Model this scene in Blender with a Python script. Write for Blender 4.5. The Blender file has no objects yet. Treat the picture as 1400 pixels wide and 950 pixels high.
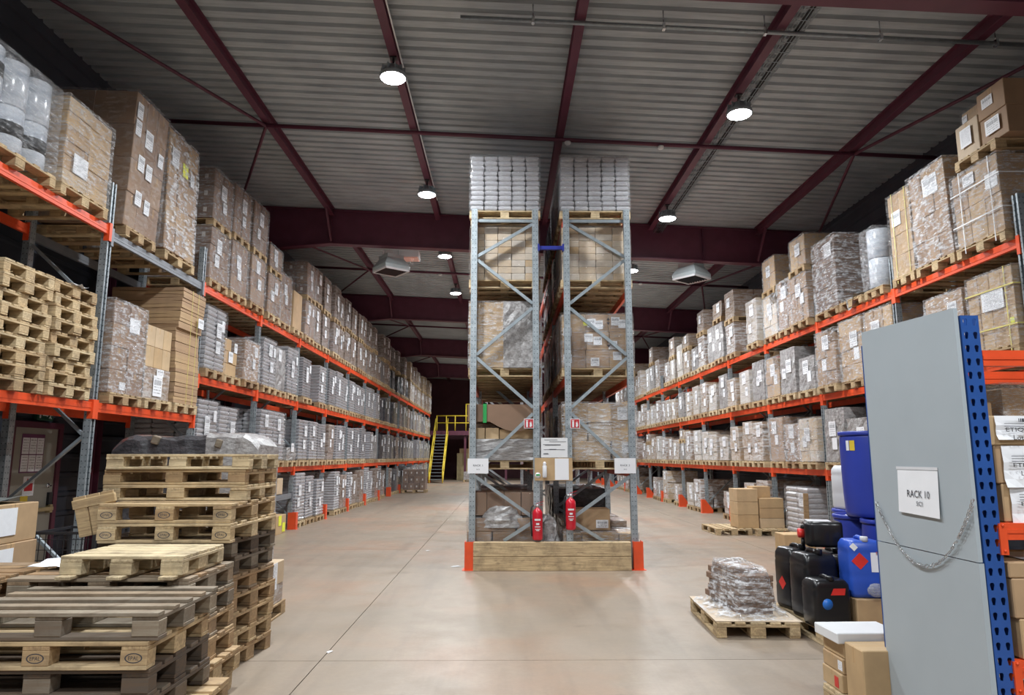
import bpy, math, random
from mathutils import Vector, Matrix, Euler

R = math.radians
rnd = random.Random(7)
SC = bpy.context.scene
COL = SC.collection

# ---------------------------------------------------------------- camera, world, exposure
PITCH = math.atan(149.5 / 950)
YAW = math.atan(12 / math.hypot(950, 149.5))
cd = bpy.data.cameras.new('camera')
cd.sensor_width = 36.0
cd.lens = 950 / 1400 * 36.0
cd.clip_end = 200
cam = bpy.data.objects.new('camera', cd)
COL.objects.link(cam)
cam.location = (0, 0, 1.73)
cam.rotation_euler = (math.pi / 2 + PITCH, 0, -YAW)
SC.camera = cam
w = bpy.data.worlds.new('world')
SC.world = w
w.use_nodes = True
w.node_tree.nodes['Background'].inputs[0].default_value = (0.55, 0.65, 0.8, 1)
w.node_tree.nodes['Background'].inputs[1].default_value = 0.02
SC.view_settings.view_transform = 'Standard'
SC.view_settings.look = 'None'
SC.view_settings.gamma = 1.0
SC.view_settings.use_curve_mapping = False
SC.view_settings.exposure = 0.18
SC.cycles.use_denoising = True
SC.cycles.max_bounces = 8
SC.cycles.transparent_max_bounces = 16
SC.cycles.sample_clamp_indirect = 8.0
LAMP_W = 250.0
LAMP_C = (0.93, 0.97, 1.0)
LEFT_LAMPS = [-5.2, 0.4, 5.1, 9.9, 14.7, 19.5, 24.1, 38.5, 43.4, 48.2]
RIGHT_LAMPS = [-4.8, 0.9, 10.5, 15.5, 20.1, 25.0, 30.0, 38.6, 43.5]


# ---------------------------------------------------------------- helpers
def lin(c):
    return tuple(((v / 255) / 12.92 if v / 255 <= 0.04045 else ((v / 255 + 0.055) / 1.055) ** 2.4) for v in c) + (1,)


class MB:
    """collects shapes, then becomes one mesh"""
    def __init__(s):
        s.v = []; s.f = []; s.m = []; s.sm = []

    def add(s, vs, fs, m=0, smooth=False):
        b = len(s.v)
        s.v.extend([tuple(q) for q in vs])
        for f in fs:
            s.f.append(tuple(b + i for i in f)); s.m.append(m); s.sm.append(smooth)

    def box(s, x0, x1, y0, y1, z0, z1, m=0, mat=None):
        vs = [(x0, y0, z0), (x1, y0, z0), (x1, y1, z0), (x0, y1, z0), (x0, y0, z1), (x1, y0, z1), (x1, y1, z1), (x0, y1, z1)]
        if mat: vs = [mat @ Vector(q) for q in vs]
        s.add(vs, [(3, 2, 1, 0), (4, 5, 6, 7), (0, 1, 5, 4), (1, 2, 6, 5), (2, 3, 7, 6), (3, 0, 4, 7)], m)

    def cbox(s, c, d, m=0, mat=None):
        s.box(c[0] - d[0] / 2, c[0] + d[0] / 2, c[1] - d[1] / 2, c[1] + d[1] / 2, c[2] - d[2] / 2, c[2] + d[2] / 2, m, mat)

    def bevbox(s, x0, x1, y0, y1, z0, z1, b, m=0, mat=None):
        """box with all edges chamfered (24 verts)"""
        c = ((x0 + x1) / 2, (y0 + y1) / 2, (z0 + z1) / 2)
        h = ((x1 - x0) / 2, (y1 - y0) / 2, (z1 - z0) / 2)
        vs, idx = [], {}
        for sx in (-1, 1):
            for sy in (-1, 1):
                for sz in (-1, 1):
                    for a in range(3):
                        sg = (sx, sy, sz)
                        p = [c[i] + sg[i] * (h[i] - (0 if i == a else b)) for i in range(3)]
                        idx[(sx, sy, sz, a)] = len(vs); vs.append(p)
        fs = []
        for a in range(3):
            u, w_ = (a + 1) % 3, (a + 2) % 3
            for sg in (-1, 1):
                q = []
                for su, sw in ((-1, -1), (1, -1), (1, 1), (-1, 1)):
                    k = [0, 0, 0]; k[a] = sg; k[u] = su; k[w_] = sw
                    q.append(idx[(k[0], k[1], k[2], a)])
                fs.append(q if sg > 0 else q[::-1])
        for a in range(3):
            u, w_ = (a + 1) % 3, (a + 2) % 3
            for su in (-1, 1):
                for sw in (-1, 1):
                    k0 = [0, 0, 0]; k0[u] = su; k0[w_] = sw
                    k1 = list(k0); k0[a] = -1; k1[a] = 1
                    q = [idx[tuple(k0) + (u,)], idx[tuple(k1) + (u,)], idx[tuple(k1) + (w_,)], idx[tuple(k0) + (w_,)]]
                    fs.append(q if su * sw > 0 else q[::-1])
        for sx in (-1, 1):
            for sy in (-1, 1):
                for sz in (-1, 1):
                    q = [idx[(sx, sy, sz, a)] for a in range(3)]
                    fs.append(q if sx * sy * sz > 0 else q[::-1])
        if mat: vs = [mat @ Vector(q) for q in vs]
        s.add(vs, fs, m)

    def prism(s, poly, axis, a0, a1, m=0, mat=None):
        """poly: 2D ring (ccw) in the two other axes (cyclic order), swept along axis"""
        n = len(poly); vs = []
        for a in (a0, a1):
            for (p, q) in poly:
                vs.append({0: (a, p, q), 1: (q, a, p), 2: (p, q, a)}[axis])
        if mat: vs = [mat @ Vector(q) for q in vs]
        s.add(vs, [tuple(range(n))[::-1], tuple(range(n, 2 * n))] + [(i, (i + 1) % n, n + (i + 1) % n, n + i) for i in range(n)], m)

    def lathe(s, prof, n=16, m=0, c=(0, 0, 0), mat=None, smooth=True, sx=1, sy=1):
        vs, fs = [], []
        for (r, z) in prof:
            for k in range(n):
                a = 2 * math.pi * k / n
                vs.append((c[0] + r * sx * math.cos(a), c[1] + r * sy * math.sin(a), c[2] + z))
        for i in range(len(prof) - 1):
            for k in range(n):
                k2 = (k + 1) % n
                fs.append((i * n + k, i * n + k2, (i + 1) * n + k2, (i + 1) * n + k))
        fs.append(tuple(range(n))[::-1]); fs.append(tuple((len(prof) - 1) * n + k for k in range(n)))
        if mat: vs = [mat @ Vector(q) for q in vs]
        s.add(vs, fs, m, smooth)

    def tube(s, pts, r, n=8, m=0, smooth=True):
        pts = [Vector(p) for p in pts]
        vs, fs = [], []
        for i, p in enumerate(pts):
            d = (pts[min(i + 1, len(pts) - 1)] - pts[max(i - 1, 0)]).normalized()
            u = d.orthogonal().normalized() if i == 0 else (u - d * u.dot(d)).normalized()
            v = d.cross(u)
            for k in range(n):
                a = 2 * math.pi * k / n
                vs.append(p + (u * math.cos(a) + v * math.sin(a)) * r)
        for i in range(len(pts) - 1):
            for k in range(n):
                k2 = (k + 1) % n
                fs.append((i * n + k, i * n + k2, (i + 1) * n + k2, (i + 1) * n + k))
        fs.append(tuple(range(n))[::-1]); fs.append(tuple((len(pts) - 1) * n + k for k in range(n)))
        s.add(vs, fs, m, smooth)

    def bar(s, a, b, wx, wy, m=0):
        """square bar from a to b; wx across (horizontal), wy the other way"""
        a, b = Vector(a), Vector(b)
        d = (b - a).normalized()
        ref = Vector((0, 0, 1)) if abs(d.z) < 0.95 else Vector((0, 1, 0))
        u = d.cross(ref).normalized() * wx / 2
        v = u.cross(d).normalized() * wy / 2
        vs = [p + q for p in (a, b) for q in (-u - v, u - v, u + v, -u + v)]
        s.add(vs, [(0, 1, 2, 3), (7, 6, 5, 4), (0, 4, 5, 1), (1, 5, 6, 2), (2, 6, 7, 3), (3, 7, 4, 0)], m)

    def mesh(s, name, *mats):
        me = bpy.data.meshes.new(name)
        me.from_pydata(s.v, [], s.f)
        for m in mats: me.materials.append(m)
        me.polygons.foreach_set('material_index', s.m)
        me.polygons.foreach_set('use_smooth', s.sm)
        me.update()
        return me


def new(name, me, parent=None, loc=(0, 0, 0), rot=(0, 0, 0), scale=(1, 1, 1), **props):
    o = bpy.data.objects.new(name, me)
    COL.objects.link(o)
    o.location = loc; o.rotation_euler = rot; o.scale = scale
    if parent is not None: o.parent = parent
    for k, v in props.items(): o[k] = v
    return o


def thing(name, label, cat, loc=(0, 0, 0), rz=0.0, group=None, me=None, **props):
    o = new(name, me, None, loc, (0, 0, rz), **props)
    o['label'] = label; o['category'] = cat
    if group: o['group'] = group
    return o


def struct(name, me, loc=(0, 0, 0), label=None, parent=None):
    o = new(name, me, parent, loc)
    o['kind'] = 'structure'
    if label: o['label'] = label; 
    return o


ORD = ['first', 'second', 'third', 'fourth', 'fifth', 'sixth', 'seventh', 'eighth', 'ninth', 'tenth', 'eleventh', 'twelfth', 'thirteenth', 'fourteenth', 'fifteenth', 'sixteenth']


# ---------------------------------------------------------------- materials
class NT:
    def __init__(s, name):
        s.mat = bpy.data.materials.new(name); s.mat.use_nodes = True
        s.t = s.mat.node_tree; s.b = s.t.nodes['Principled BSDF']; s.out = s.t.nodes['Material Output']

    def n(s, typ, **kw):
        nd = s.t.nodes.new(typ)
        for k, v in kw.items():
            if k.startswith('i_'): nd.inputs[k[2:].replace('_', ' ')].default_value = v
            else: setattr(nd, k, v)
        return nd

    def l(s, a, b): s.t.links.new(a, b)

    def coord(s, which='Object', scale=(1, 1, 1)):
        tc = s.n('ShaderNodeTexCoord'); mp = s.n('ShaderNodeMapping')
        mp.inputs['Scale'].default_value = scale
        s.l(tc.outputs[which], mp.inputs['Vector']); return mp.outputs[0]

    def noise(s, vec, scale, detail=3, rough=0.55):
        nd = s.n('ShaderNodeTexNoise'); nd.inputs['Scale'].default_value = scale; nd.inputs['Detail'].default_value = detail; nd.inputs['Roughness'].default_value = rough
        s.l(vec, nd.inputs['Vector']); return nd.outputs['Fac']

    def ramp(s, fac, stops, interp='LINEAR'):
        r = s.n('ShaderNodeValToRGB'); r.color_ramp.interpolation = interp
        e = r.color_ramp.elements
        while len(e) < len(stops): e.new(0.5)
        for q, (p, c) in zip(e, stops): q.position = p; q.color = c if len(c) == 4 else c + (1,)
        s.l(fac, r.inputs[0]); return r.outputs[0]

    def math(s, op, a, b=None, clamp=False):
        m = s.n('ShaderNodeMath', operation=op, use_clamp=clamp)
        for i, q in enumerate((a, b)):
            if q is None: continue
            if isinstance(q, (int, float)): m.inputs[i].default_value = q
            else: s.l(q, m.inputs[i])
        return m.outputs[0]

    def mix(s, fac, a, b, blend='MIX'):
        m = s.n('ShaderNodeMix', data_type='RGBA', blend_type=blend)
        for i, q in ((0, fac), (6, a), (7, b)):
            if isinstance(q, (int, float)): m.inputs[i].default_value = q
            elif isinstance(q, tuple): m.inputs[i].default_value = q
            else: s.l(q, m.inputs[i])
        return m.outputs[2]

    def attr(s, name):
        a = s.n('ShaderNodeAttribute', attribute_type='OBJECT'); a.attribute_name = name; return a.outputs['Fac']

    def rand(s): return s.n('ShaderNodeObjectInfo').outputs['Random']

    def bump(s, h, strength=0.2, dist=0.01):
        b = s.n('ShaderNodeBump'); b.inputs['Strength'].default_value = strength; b.inputs['Distance'].default_value = dist
        s.l(h, b.inputs['Height']); s.l(b.outputs[0], s.b.inputs['Normal']); return b.outputs[0]

    def col(s, c):
        if isinstance(c, tuple): s.b.inputs['Base Color'].default_value = c
        else: s.l(c, s.b.inputs['Base Color'])

    def set(s, **kw):
        for k, v in kw.items(): s.b.inputs[k.replace('_', ' ')].default_value = v


def plain(name, c, rough=0.5, metal=0.0, var=0.12, nscale=6.0, coat=0.0, bump=0.0):
    t = NT(name); c = lin(c)
    f = t.noise(t.coord(), nscale, 4)
    d = tuple(v * (1 - var) for v in c[:3]) + (1,); h = tuple(min(1, v * (1 + var)) for v in c[:3]) + (1,)
    t.col(t.ramp(f, [(0.3, d), (0.7, h)]))
    t.set(Roughness=rough, Metallic=metal, Coat_Weight=coat)
    if bump: t.bump(f, bump)
    return t.mat


M = {}


def make_materials():
    # concrete slabs: beige with reddish worn areas, tyre marks, stains
    t = NT('concrete'); g = t.n('ShaderNodeNewGeometry').outputs['Position']
    big = t.noise(g, 0.28, 4, 0.6); mid = t.noise(g, 1.7, 5, 0.6); fine = t.noise(g, 26, 3, 0.6)
    st = t.n('ShaderNodeMapping'); st.inputs['Scale'].default_value = (2.2, 0.16, 1); t.l(g, st.inputs['Vector'])
    streak = t.noise(st.outputs[0], 1.0, 5, 0.65)
    c = t.ramp(big, [(0.32, lin((138, 127, 112))), (0.5, lin((150, 134, 117))), (0.68, lin((160, 127, 104)))])
    c = t.mix(t.ramp(mid, [(0.4, (0, 0, 0)), (0.75, (0.4, 0.4, 0.4))]), c, lin((122, 110, 98)))
    c = t.mix(t.ramp(streak, [(0.5, (0, 0, 0)), (0.72, (0.4, 0.4, 0.4))]), c, lin((96, 88, 80)))
    c = t.mix(t.ramp(fine, [(0.35, (0.2, 0.2, 0.2)), (0.65, (0, 0, 0))]), c, lin((120, 108, 98)))
    sc = t.n('ShaderNodeMapping'); sc.inputs['Scale'].default_value = (0.5, 3.2, 1); t.l(g, sc.inputs['Vector']); scuff = t.noise(sc.outputs[0], 0.9, 6, 0.75)
    c = t.mix(t.ramp(scuff, [(0.63, (0, 0, 0)), (0.74, (0.55,) * 3)]), c, lin((84, 78, 74)))
    t.col(c); t.l(t.ramp(mid, [(0.3, (0.33,) * 3), (0.7, (0.55,) * 3)]), t.b.inputs['Roughness'])
    t.bump(fine, 0.05); M['concrete'] = t.mat
    M['joint'] = plain('floor_joint', (70, 62, 56), 0.9)
    # roof deck
    t = NT('roof_deck'); g = t.coord()
    f = t.noise(g, 1.2, 4); st = t.noise(t.coord(scale=(0.5, 9, 9)), 3, 3)
    c = t.ramp(f, [(0.3, lin((158, 166, 172))), (0.7, lin((180, 188, 192)))])
    t.col(t.mix(t.ramp(st, [(0.45, (0, 0, 0)), (0.7, (0.3, 0.3, 0.3))]), c, lin((104, 110, 114))))
    t.set(Roughness=0.55, Metallic=0.0); M['deck'] = t.mat
    M['red'] = plain('burgundy_steel', (94, 46, 64), 0.5, 0, 0.15, 3)
    M['clad'] = plain('dark_cladding', (66, 70, 80), 0.55, 0, 0.15, 2)
    M['endwall'] = plain('end_wall', (88, 46, 56), 0.6, 0, 0.2, 1)
    M['door'] = plain('door_grey', (150, 148, 138), 0.45, 0, 0.06, 2)
    M['black_steel'] = plain('dark_steel', (46, 46, 50), 0.5, 0.2)
    M['galv'] = plain('galvanised', (158, 168, 174), 0.42, 0.55, 0.14, 14)
    t = NT('perforated_galvanised'); oc = t.n('ShaderNodeTexCoord').outputs['Object']
    sp = t.n('ShaderNodeSeparateXYZ'); t.l(oc, sp.inputs[0])
    fz = t.math('SUBTRACT', t.math('FRACT', t.math('MULTIPLY', sp.outputs[2], 14.0)), 0.5)
    dz = t.math('MULTIPLY', fz, 0.071)
    hole = None
    for ax in (0, 1):
        fx = t.math('SUBTRACT', t.math('ABSOLUTE', sp.outputs[ax]), 0.024)
        d = t.math('ADD', t.math('MULTIPLY', fx, fx), t.math('MULTIPLY', dz, dz))
        hh = t.math('LESS_THAN', d, 0.00005)
        hole = hh if hole is None else t.math('MAXIMUM', hole, hh)
    t.col(t.mix(hole, t.ramp(t.noise(oc, 14, 3), [(0.3, lin((140, 150, 156))), (0.7, lin((178, 187, 192)))]), lin((74, 78, 82))))
    t.set(Roughness=0.42, Metallic=0.5); M['perf'] = t.mat
    M['orange'] = plain('orange_paint', (226, 82, 40), 0.42, 0, 0.1, 5)
    M['grey_beam'] = plain('grey_beam', (128, 132, 138), 0.45, 0.3)
    M['blue_steel'] = plain('blue_paint', (38, 80, 150), 0.4, 0, 0.1, 5)
    M['blue_bar'] = plain('blue_bar', (40, 50, 140), 0.4)
    M['panel'] = plain('grey_board', (166, 176, 182), 0.5, 0, 0.04, 1.5)
    # timber, tone 0 (new) .. 1 (black)
    t = NT('timber'); a = t.math('ADD', t.attr('tone'), t.math('MULTIPLY', t.math('SUBTRACT', t.rand(), 0.5), 0.16), True)
    base = t.ramp(a, [(0.0, lin((226, 208, 170))), (0.3, lin((204, 178, 136))), (0.55, lin((164, 131, 94))), (0.75, lin((150, 142, 126))), (0.9, lin((100, 90, 80))), (1.0, lin((60, 54, 50)))])
    gr = t.noise(t.coord(scale=(1.2, 22, 22)), 2.2, 5, 0.65); kn = t.noise(t.coord(scale=(3, 8, 8)), 2, 2)
    c = t.mix(t.ramp(gr, [(0.35, (0.55, 0.55, 0.55)), (0.65, (0, 0, 0))]), base, (0.16, 0.09, 0.045, 1))
    c = t.mix(t.ramp(kn, [(0.62, (0, 0, 0)), (0.75, (0.5, 0.5, 0.5))]), c, (0.1, 0.06, 0.035, 1))
    dirt = t.noise(t.n('ShaderNodeNewGeometry').outputs['Position'], 4.5, 5, 0.7)
    c = t.mix(t.ramp(dirt, [(0.45, (0, 0, 0)), (0.72, (0.6,) * 3)]), c, lin((92, 78, 62)))
    t.col(c); t.set(Roughness=0.75); t.bump(gr, 0.25, 0.004); M['wood'] = t.mat
    # cardboard: tone 0 light kraft .. 0.5 brown .. 1 dark brown
    def card(name, wrapped=False, sticker=False, tape=True):
        t = NT(name)
        a = t.math('ADD', t.attr('tone'), t.math('MULTIPLY', t.math('SUBTRACT', t.rand(), 0.5), 0.16), True)
        base = t.ramp(a, [(0.0, lin((205, 196, 184))), (0.25, lin((196, 166, 124))), (0.5, lin((168, 138, 108))), (0.75, lin((140, 112, 92))), (1.0, lin((104, 82, 70)))])
        oc = t.coord()
        f = t.noise(oc, 5, 3); c = t.mix(t.ramp(f, [(0.35, (0.18, 0.18, 0.18)), (0.65, (0, 0, 0))]), base, (0.12, 0.08, 0.05, 1))
        gen = t.n('ShaderNodeTexCoord').outputs['Generated']
        sp = t.n('ShaderNodeSeparateXYZ'); t.l(gen, sp.inputs[0])
        if tape:
            near = t.math('LESS_THAN', t.math('ABSOLUTE', t.math('SUBTRACT', sp.outputs[1], 0.5)), 0.07)
            tp = t.math('MULTIPLY', near, t.math('GREATER_THAN', sp.outputs[2], 0.7))
            seam = t.math('LESS_THAN', t.math('ABSOLUTE', t.math('SUBTRACT', sp.outputs[1], 0.5)), 0.006)
            c = t.mix(t.math('MULTIPLY', tp, 0.45), c, lin((196, 160, 112)))
            c = t.mix(t.math('MULTIPLY', t.math('MULTIPLY', seam, tp), 0.6), c, (0.05, 0.03, 0.02, 1))
        if sticker:
            q = t.math('MULTIPLY', t.math('LESS_THAN', t.math('ABSOLUTE', t.math('SUBTRACT', sp.outputs[0], 0.5)), 0.11),
                       t.math('LESS_THAN', t.math('ABSOLUTE', t.math('SUBTRACT', sp.outputs[2], 0.5)), 0.14))
            c = t.mix(t.math('MULTIPLY', q, 0.8), c, lin((225, 222, 216)))
        t.set(Roughness=0.7)
        if wrapped:
            fa = t.attr('film')
            s1 = t.noise(t.coord(scale=(1.4, 1.4, 8)), 2.4, 6, 0.75); s2 = t.noise(oc, 5.5, 6, 0.8)
            wr = t.math('MULTIPLY', t.ramp(t.math('ADD', t.math('MULTIPLY', s1, 0.6), t.math('MULTIPLY', s2, 0.4)), [(0.46, (0.06,) * 3), (0.55, (0.85,) * 3)]), fa)
            c = t.mix(wr, c, lin((226, 226, 228)))
            t.set(Coat_Weight=1.0, Coat_Roughness=0.12, Coat_IOR=1.7, Roughness=0.4)
            bp = t.bump(t.math('ADD', s1, s2), 1.0, 0.04); t.l(bp, t.b.inputs['Coat Normal'])
        t.col(c); return t.mat
    M['card'] = card('cardboard'); M['card_sticker'] = card('cardboard_with_stickers', sticker=True)
    M['card_wrap'] = card('cardboard_in_film', wrapped=True, tape=False)
    # silvery shrink-wrapped layers
    t = NT('shrink_wrapped_layers'); oc = t.coord()
    a = t.math('ADD', t.attr('tone'), t.math('MULTIPLY', t.math('SUBTRACT', t.rand(), 0.5), 0.2), True)
    base = t.ramp(a, [(0.0, lin((206, 205, 208))), (0.5, lin((174, 174, 179))), (1.0, lin((120, 116, 116)))])
    n1 = t.noise(t.coord(scale=(3, 3, 10)), 3, 4, 0.6)
    t.col(t.mix(t.ramp(n1, [(0.4, (0, 0, 0)), (0.7, (0.4, 0.4, 0.4))]), base, lin((96, 92, 98))))
    t.set(Roughness=0.4, Coat_Weight=1.0, Coat_Roughness=0.15); t.bump(n1, 0.5, 0.03); M['layer'] = t.mat
    # stretch film (clear) with denser wrinkles; attribute film = density
    def film(name, c, lo, hi, rough=0.22):
        t = NT(name)
        s1 = t.noise(t.coord('Object', (1.6, 1.6, 13)), 3.6, 6, 0.75); s2 = t.noise(t.coord('Object', (1.0, 1.0, 2.2)), 9, 6, 0.8)
        s = t.math('ADD', t.math('MULTIPLY', s1, 0.5), t.math('MULTIPLY', s2, 0.5))
        f = t.math('MULTIPLY', t.ramp(s, [(0.47, (lo,) * 3), (0.58, (hi,) * 3)]), t.attr('film'), True)
        bp = t.n('ShaderNodeBump'); bp.inputs['Strength'].default_value = 1.0; bp.inputs['Distance'].default_value = 0.05; t.l(s, bp.inputs['Height'])
        tr = t.n('ShaderNodeBsdfTransparent'); df = t.n('ShaderNodeBsdfDiffuse'); df.inputs['Color'].default_value = lin(c); t.l(bp.outputs[0], df.inputs['Normal'])
        gl = t.n('ShaderNodeBsdfGlossy'); gl.inputs['Roughness'].default_value = rough; t.l(bp.outputs[0], gl.inputs['Normal'])
        fr = t.n('ShaderNodeFresnel'); fr.inputs['IOR'].default_value = 1.6; t.l(bp.outputs[0], fr.inputs['Normal'])
        m1 = t.n('ShaderNodeMixShader'); m2 = t.n('ShaderNodeMixShader')
        t.l(f, m1.inputs[0]); t.l(tr.outputs[0], m1.inputs[1]); t.l(df.outputs[0], m1.inputs[2])
        t.l(t.math('MINIMUM', fr.outputs[0], 0.13), m2.inputs[0]); t.l(m1.outputs[0], m2.inputs[1]); t.l(gl.outputs[0], m2.inputs[2]); t.l(m2.outputs[0], t.out.inputs['Surface'])
        t.t.nodes.remove(t.b)
        return t.mat
    M['film'] = film('clear_stretch_film', (244, 246, 250), 0.03, 0.62, 0.13)
    M['film_milky'] = film('milky_film', (225, 228, 230), 0.35, 0.8)
    t = NT('dark_film'); n1 = t.noise(t.coord(scale=(3, 3, 6)), 3, 5, 0.7)
    t.col(t.ramp(n1, [(0.35, lin((46, 46, 50))), (0.7, lin((92, 90, 94)))])); t.set(Roughness=0.3, Coat_Weight=0.6, Coat_Roughness=0.2); t.bump(n1, 0.7, 0.03); M['film_dark'] = t.mat
    t = NT('grey_film'); n1 = t.noise(t.coord(scale=(3, 3, 6)), 3, 5, 0.7)
    t.col(t.ramp(n1, [(0.35, lin((120, 116, 114))), (0.7, lin((190, 188, 188)))])); t.set(Roughness=0.3, Coat_Weight=0.8, Coat_Roughness=0.2); t.bump(n1, 0.7, 0.03); M['film_grey'] = t.mat
    # papers
    M['paper'] = plain('white_paper', (232, 234, 238), 0.6, 0, 0.03)
    def printed(name, rows, barcode, c=(234, 236, 240)):
        t = NT(name); gen = t.n('ShaderNodeTexCoord').outputs['Generated']
        sp = t.n('ShaderNodeSeparateXYZ'); t.l(gen, sp.inputs[0])
        y, z = sp.outputs[1], sp.outputs[2]
        ins = t.math('MULTIPLY', t.math('GREATER_THAN', y, 0.1), t.math('LESS_THAN', y, 0.9))
        line = t.math('LESS_THAN', t.math('FRACT', t.math('MULTIPLY', z, rows)), 0.35)
        cb = t.n('ShaderNodeCombineXYZ'); t.l(t.math('MULTIPLY', y, 22), cb.inputs[0]); t.l(t.math('FLOOR', t.math('MULTIPLY', z, rows)), cb.inputs[1])
        t.l(t.math('MULTIPLY', t.rand(), 50), cb.inputs[2])
        wn = t.n('ShaderNodeTexNoise'); wn.inputs['Scale'].default_value = 1.0; t.l(cb.outputs[0], wn.inputs['Vector'])
        ink = t.math('MULTIPLY', t.math('MULTIPLY', line, ins), t.math('GREATER_THAN', wn.outputs['Fac'], 0.5))
        ink = t.math('MULTIPLY', ink, t.math('MULTIPLY', t.math('GREATER_THAN', z, 0.08), t.math('LESS_THAN', z, 0.94)))
        if barcode:
            bw = t.n('ShaderNodeTexNoise'); bw.inputs['Scale'].default_value = 1.0
            c2 = t.n('ShaderNodeCombineXYZ'); t.l(t.math('MULTIPLY', y, 60), c2.inputs[0]); t.l(c2.outputs[0], bw.inputs['Vector'])
            band = t.math('MULTIPLY', t.math('GREATER_THAN', z, 0.55), t.math('LESS_THAN', z, 0.8))
            bar = t.math('MULTIPLY', t.math('GREATER_THAN', bw.outputs['Fac'], 0.48), ins)
            ink = t.math('ADD', t.math('MULTIPLY', ink, t.math('SUBTRACT', 1.0, band)), t.math('MULTIPLY', bar, band))
        t.col(t.mix(t.math('MULTIPLY', ink, 0.75), lin(c), lin((50, 52, 60)))); t.set(Roughness=0.55); return t.mat
    M['label'] = printed('pallet_label', 7, True); M['sheet'] = printed('printed_sheet', 16, False)
    M['notice'] = printed('notice_sheet', 6, False)
    M['ink'] = plain('ink', (60, 62, 70), 0.7)
    M['plastic_blue'] = plain('blue_plastic', (44, 62, 158), 0.38, 0, 0.06, 3)
    M['plastic_blue2'] = plain('bright_blue_plastic', (44, 84, 186), 0.36, 0, 0.06, 3)
    M['plastic_black'] = plain('black_plastic', (24, 24, 27), 0.28, 0, 0.1, 3)
    M['plastic_white'] = plain('milky_plastic', (214, 216, 220), 0.35, 0, 0.03, 3)
    M['paint_red'] = plain('red_paint', (196, 24, 44), 0.28, 0, 0.04, coat=0.5)
    M['sign_red'] = plain('sign_red', (186, 36, 48), 0.5)
    M['rubber'] = plain('black_rubber', (24, 24, 26), 0.6)
    M['chrome'] = plain('chrome', (200, 202, 206), 0.2, 0.9)
    M['yellow'] = plain('yellow_paint', (222, 194, 60), 0.5)
    M['yellow_paper'] = plain('yellow_paper', (232, 236, 70), 0.6)
    M['green'] = plain('green_band', (38, 160, 80), 0.5)
    M['white'] = plain('white_paint', (226, 228, 230), 0.45, 0, 0.03)
    M['heater'] = plain('heater_casing', (190, 202, 204), 0.4, 0.1, 0.05)
    M['pink'] = plain('pink_box', (236, 190, 178), 0.5)
    M['purple'] = plain('poster_purple', (110, 60, 96), 0.6)
    M['sticker_blue'] = plain('sticker_blue', (40, 110, 200), 0.4)
    M['sticker_red'] = plain('sticker_red', (214, 50, 44), 0.4)
    M['strap'] = plain('strap_yellow', (212, 200, 120), 0.4)
    M['rope'] = plain('grey_cloth', (92, 96, 94), 0.8)
    M['exit_green'] = plain('exit_green', (30, 74, 56), 0.5)
    M['beige'] = plain('beige_steel', (176, 160, 120), 0.5)
    t = NT('lamp_lens'); t.set(Emission_Strength=26.0); t.b.inputs['Emission Color'].default_value = LAMP_C + (1,); M['lens'] = t.mat
    # translucent film rolls
    t = NT('film_roll'); g = t.coord(scale=(1, 1, 3)); f = t.noise(g, 4, 3)
    t.col(t.ramp(f, [(0.3, lin((170, 178, 190))), (0.7, lin((222, 226, 232)))])); t.set(Roughness=0.18, Coat_Weight=0.6); M['roll'] = t.mat


make_materials()

# ---------------------------------------------------------------- structure: floor, walls, roof
XL, XR, YB, YF = -7.0, 8.2, 58.0, -9.0


def ceil_z(x): return 7.93 - 0.045 * x


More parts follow.
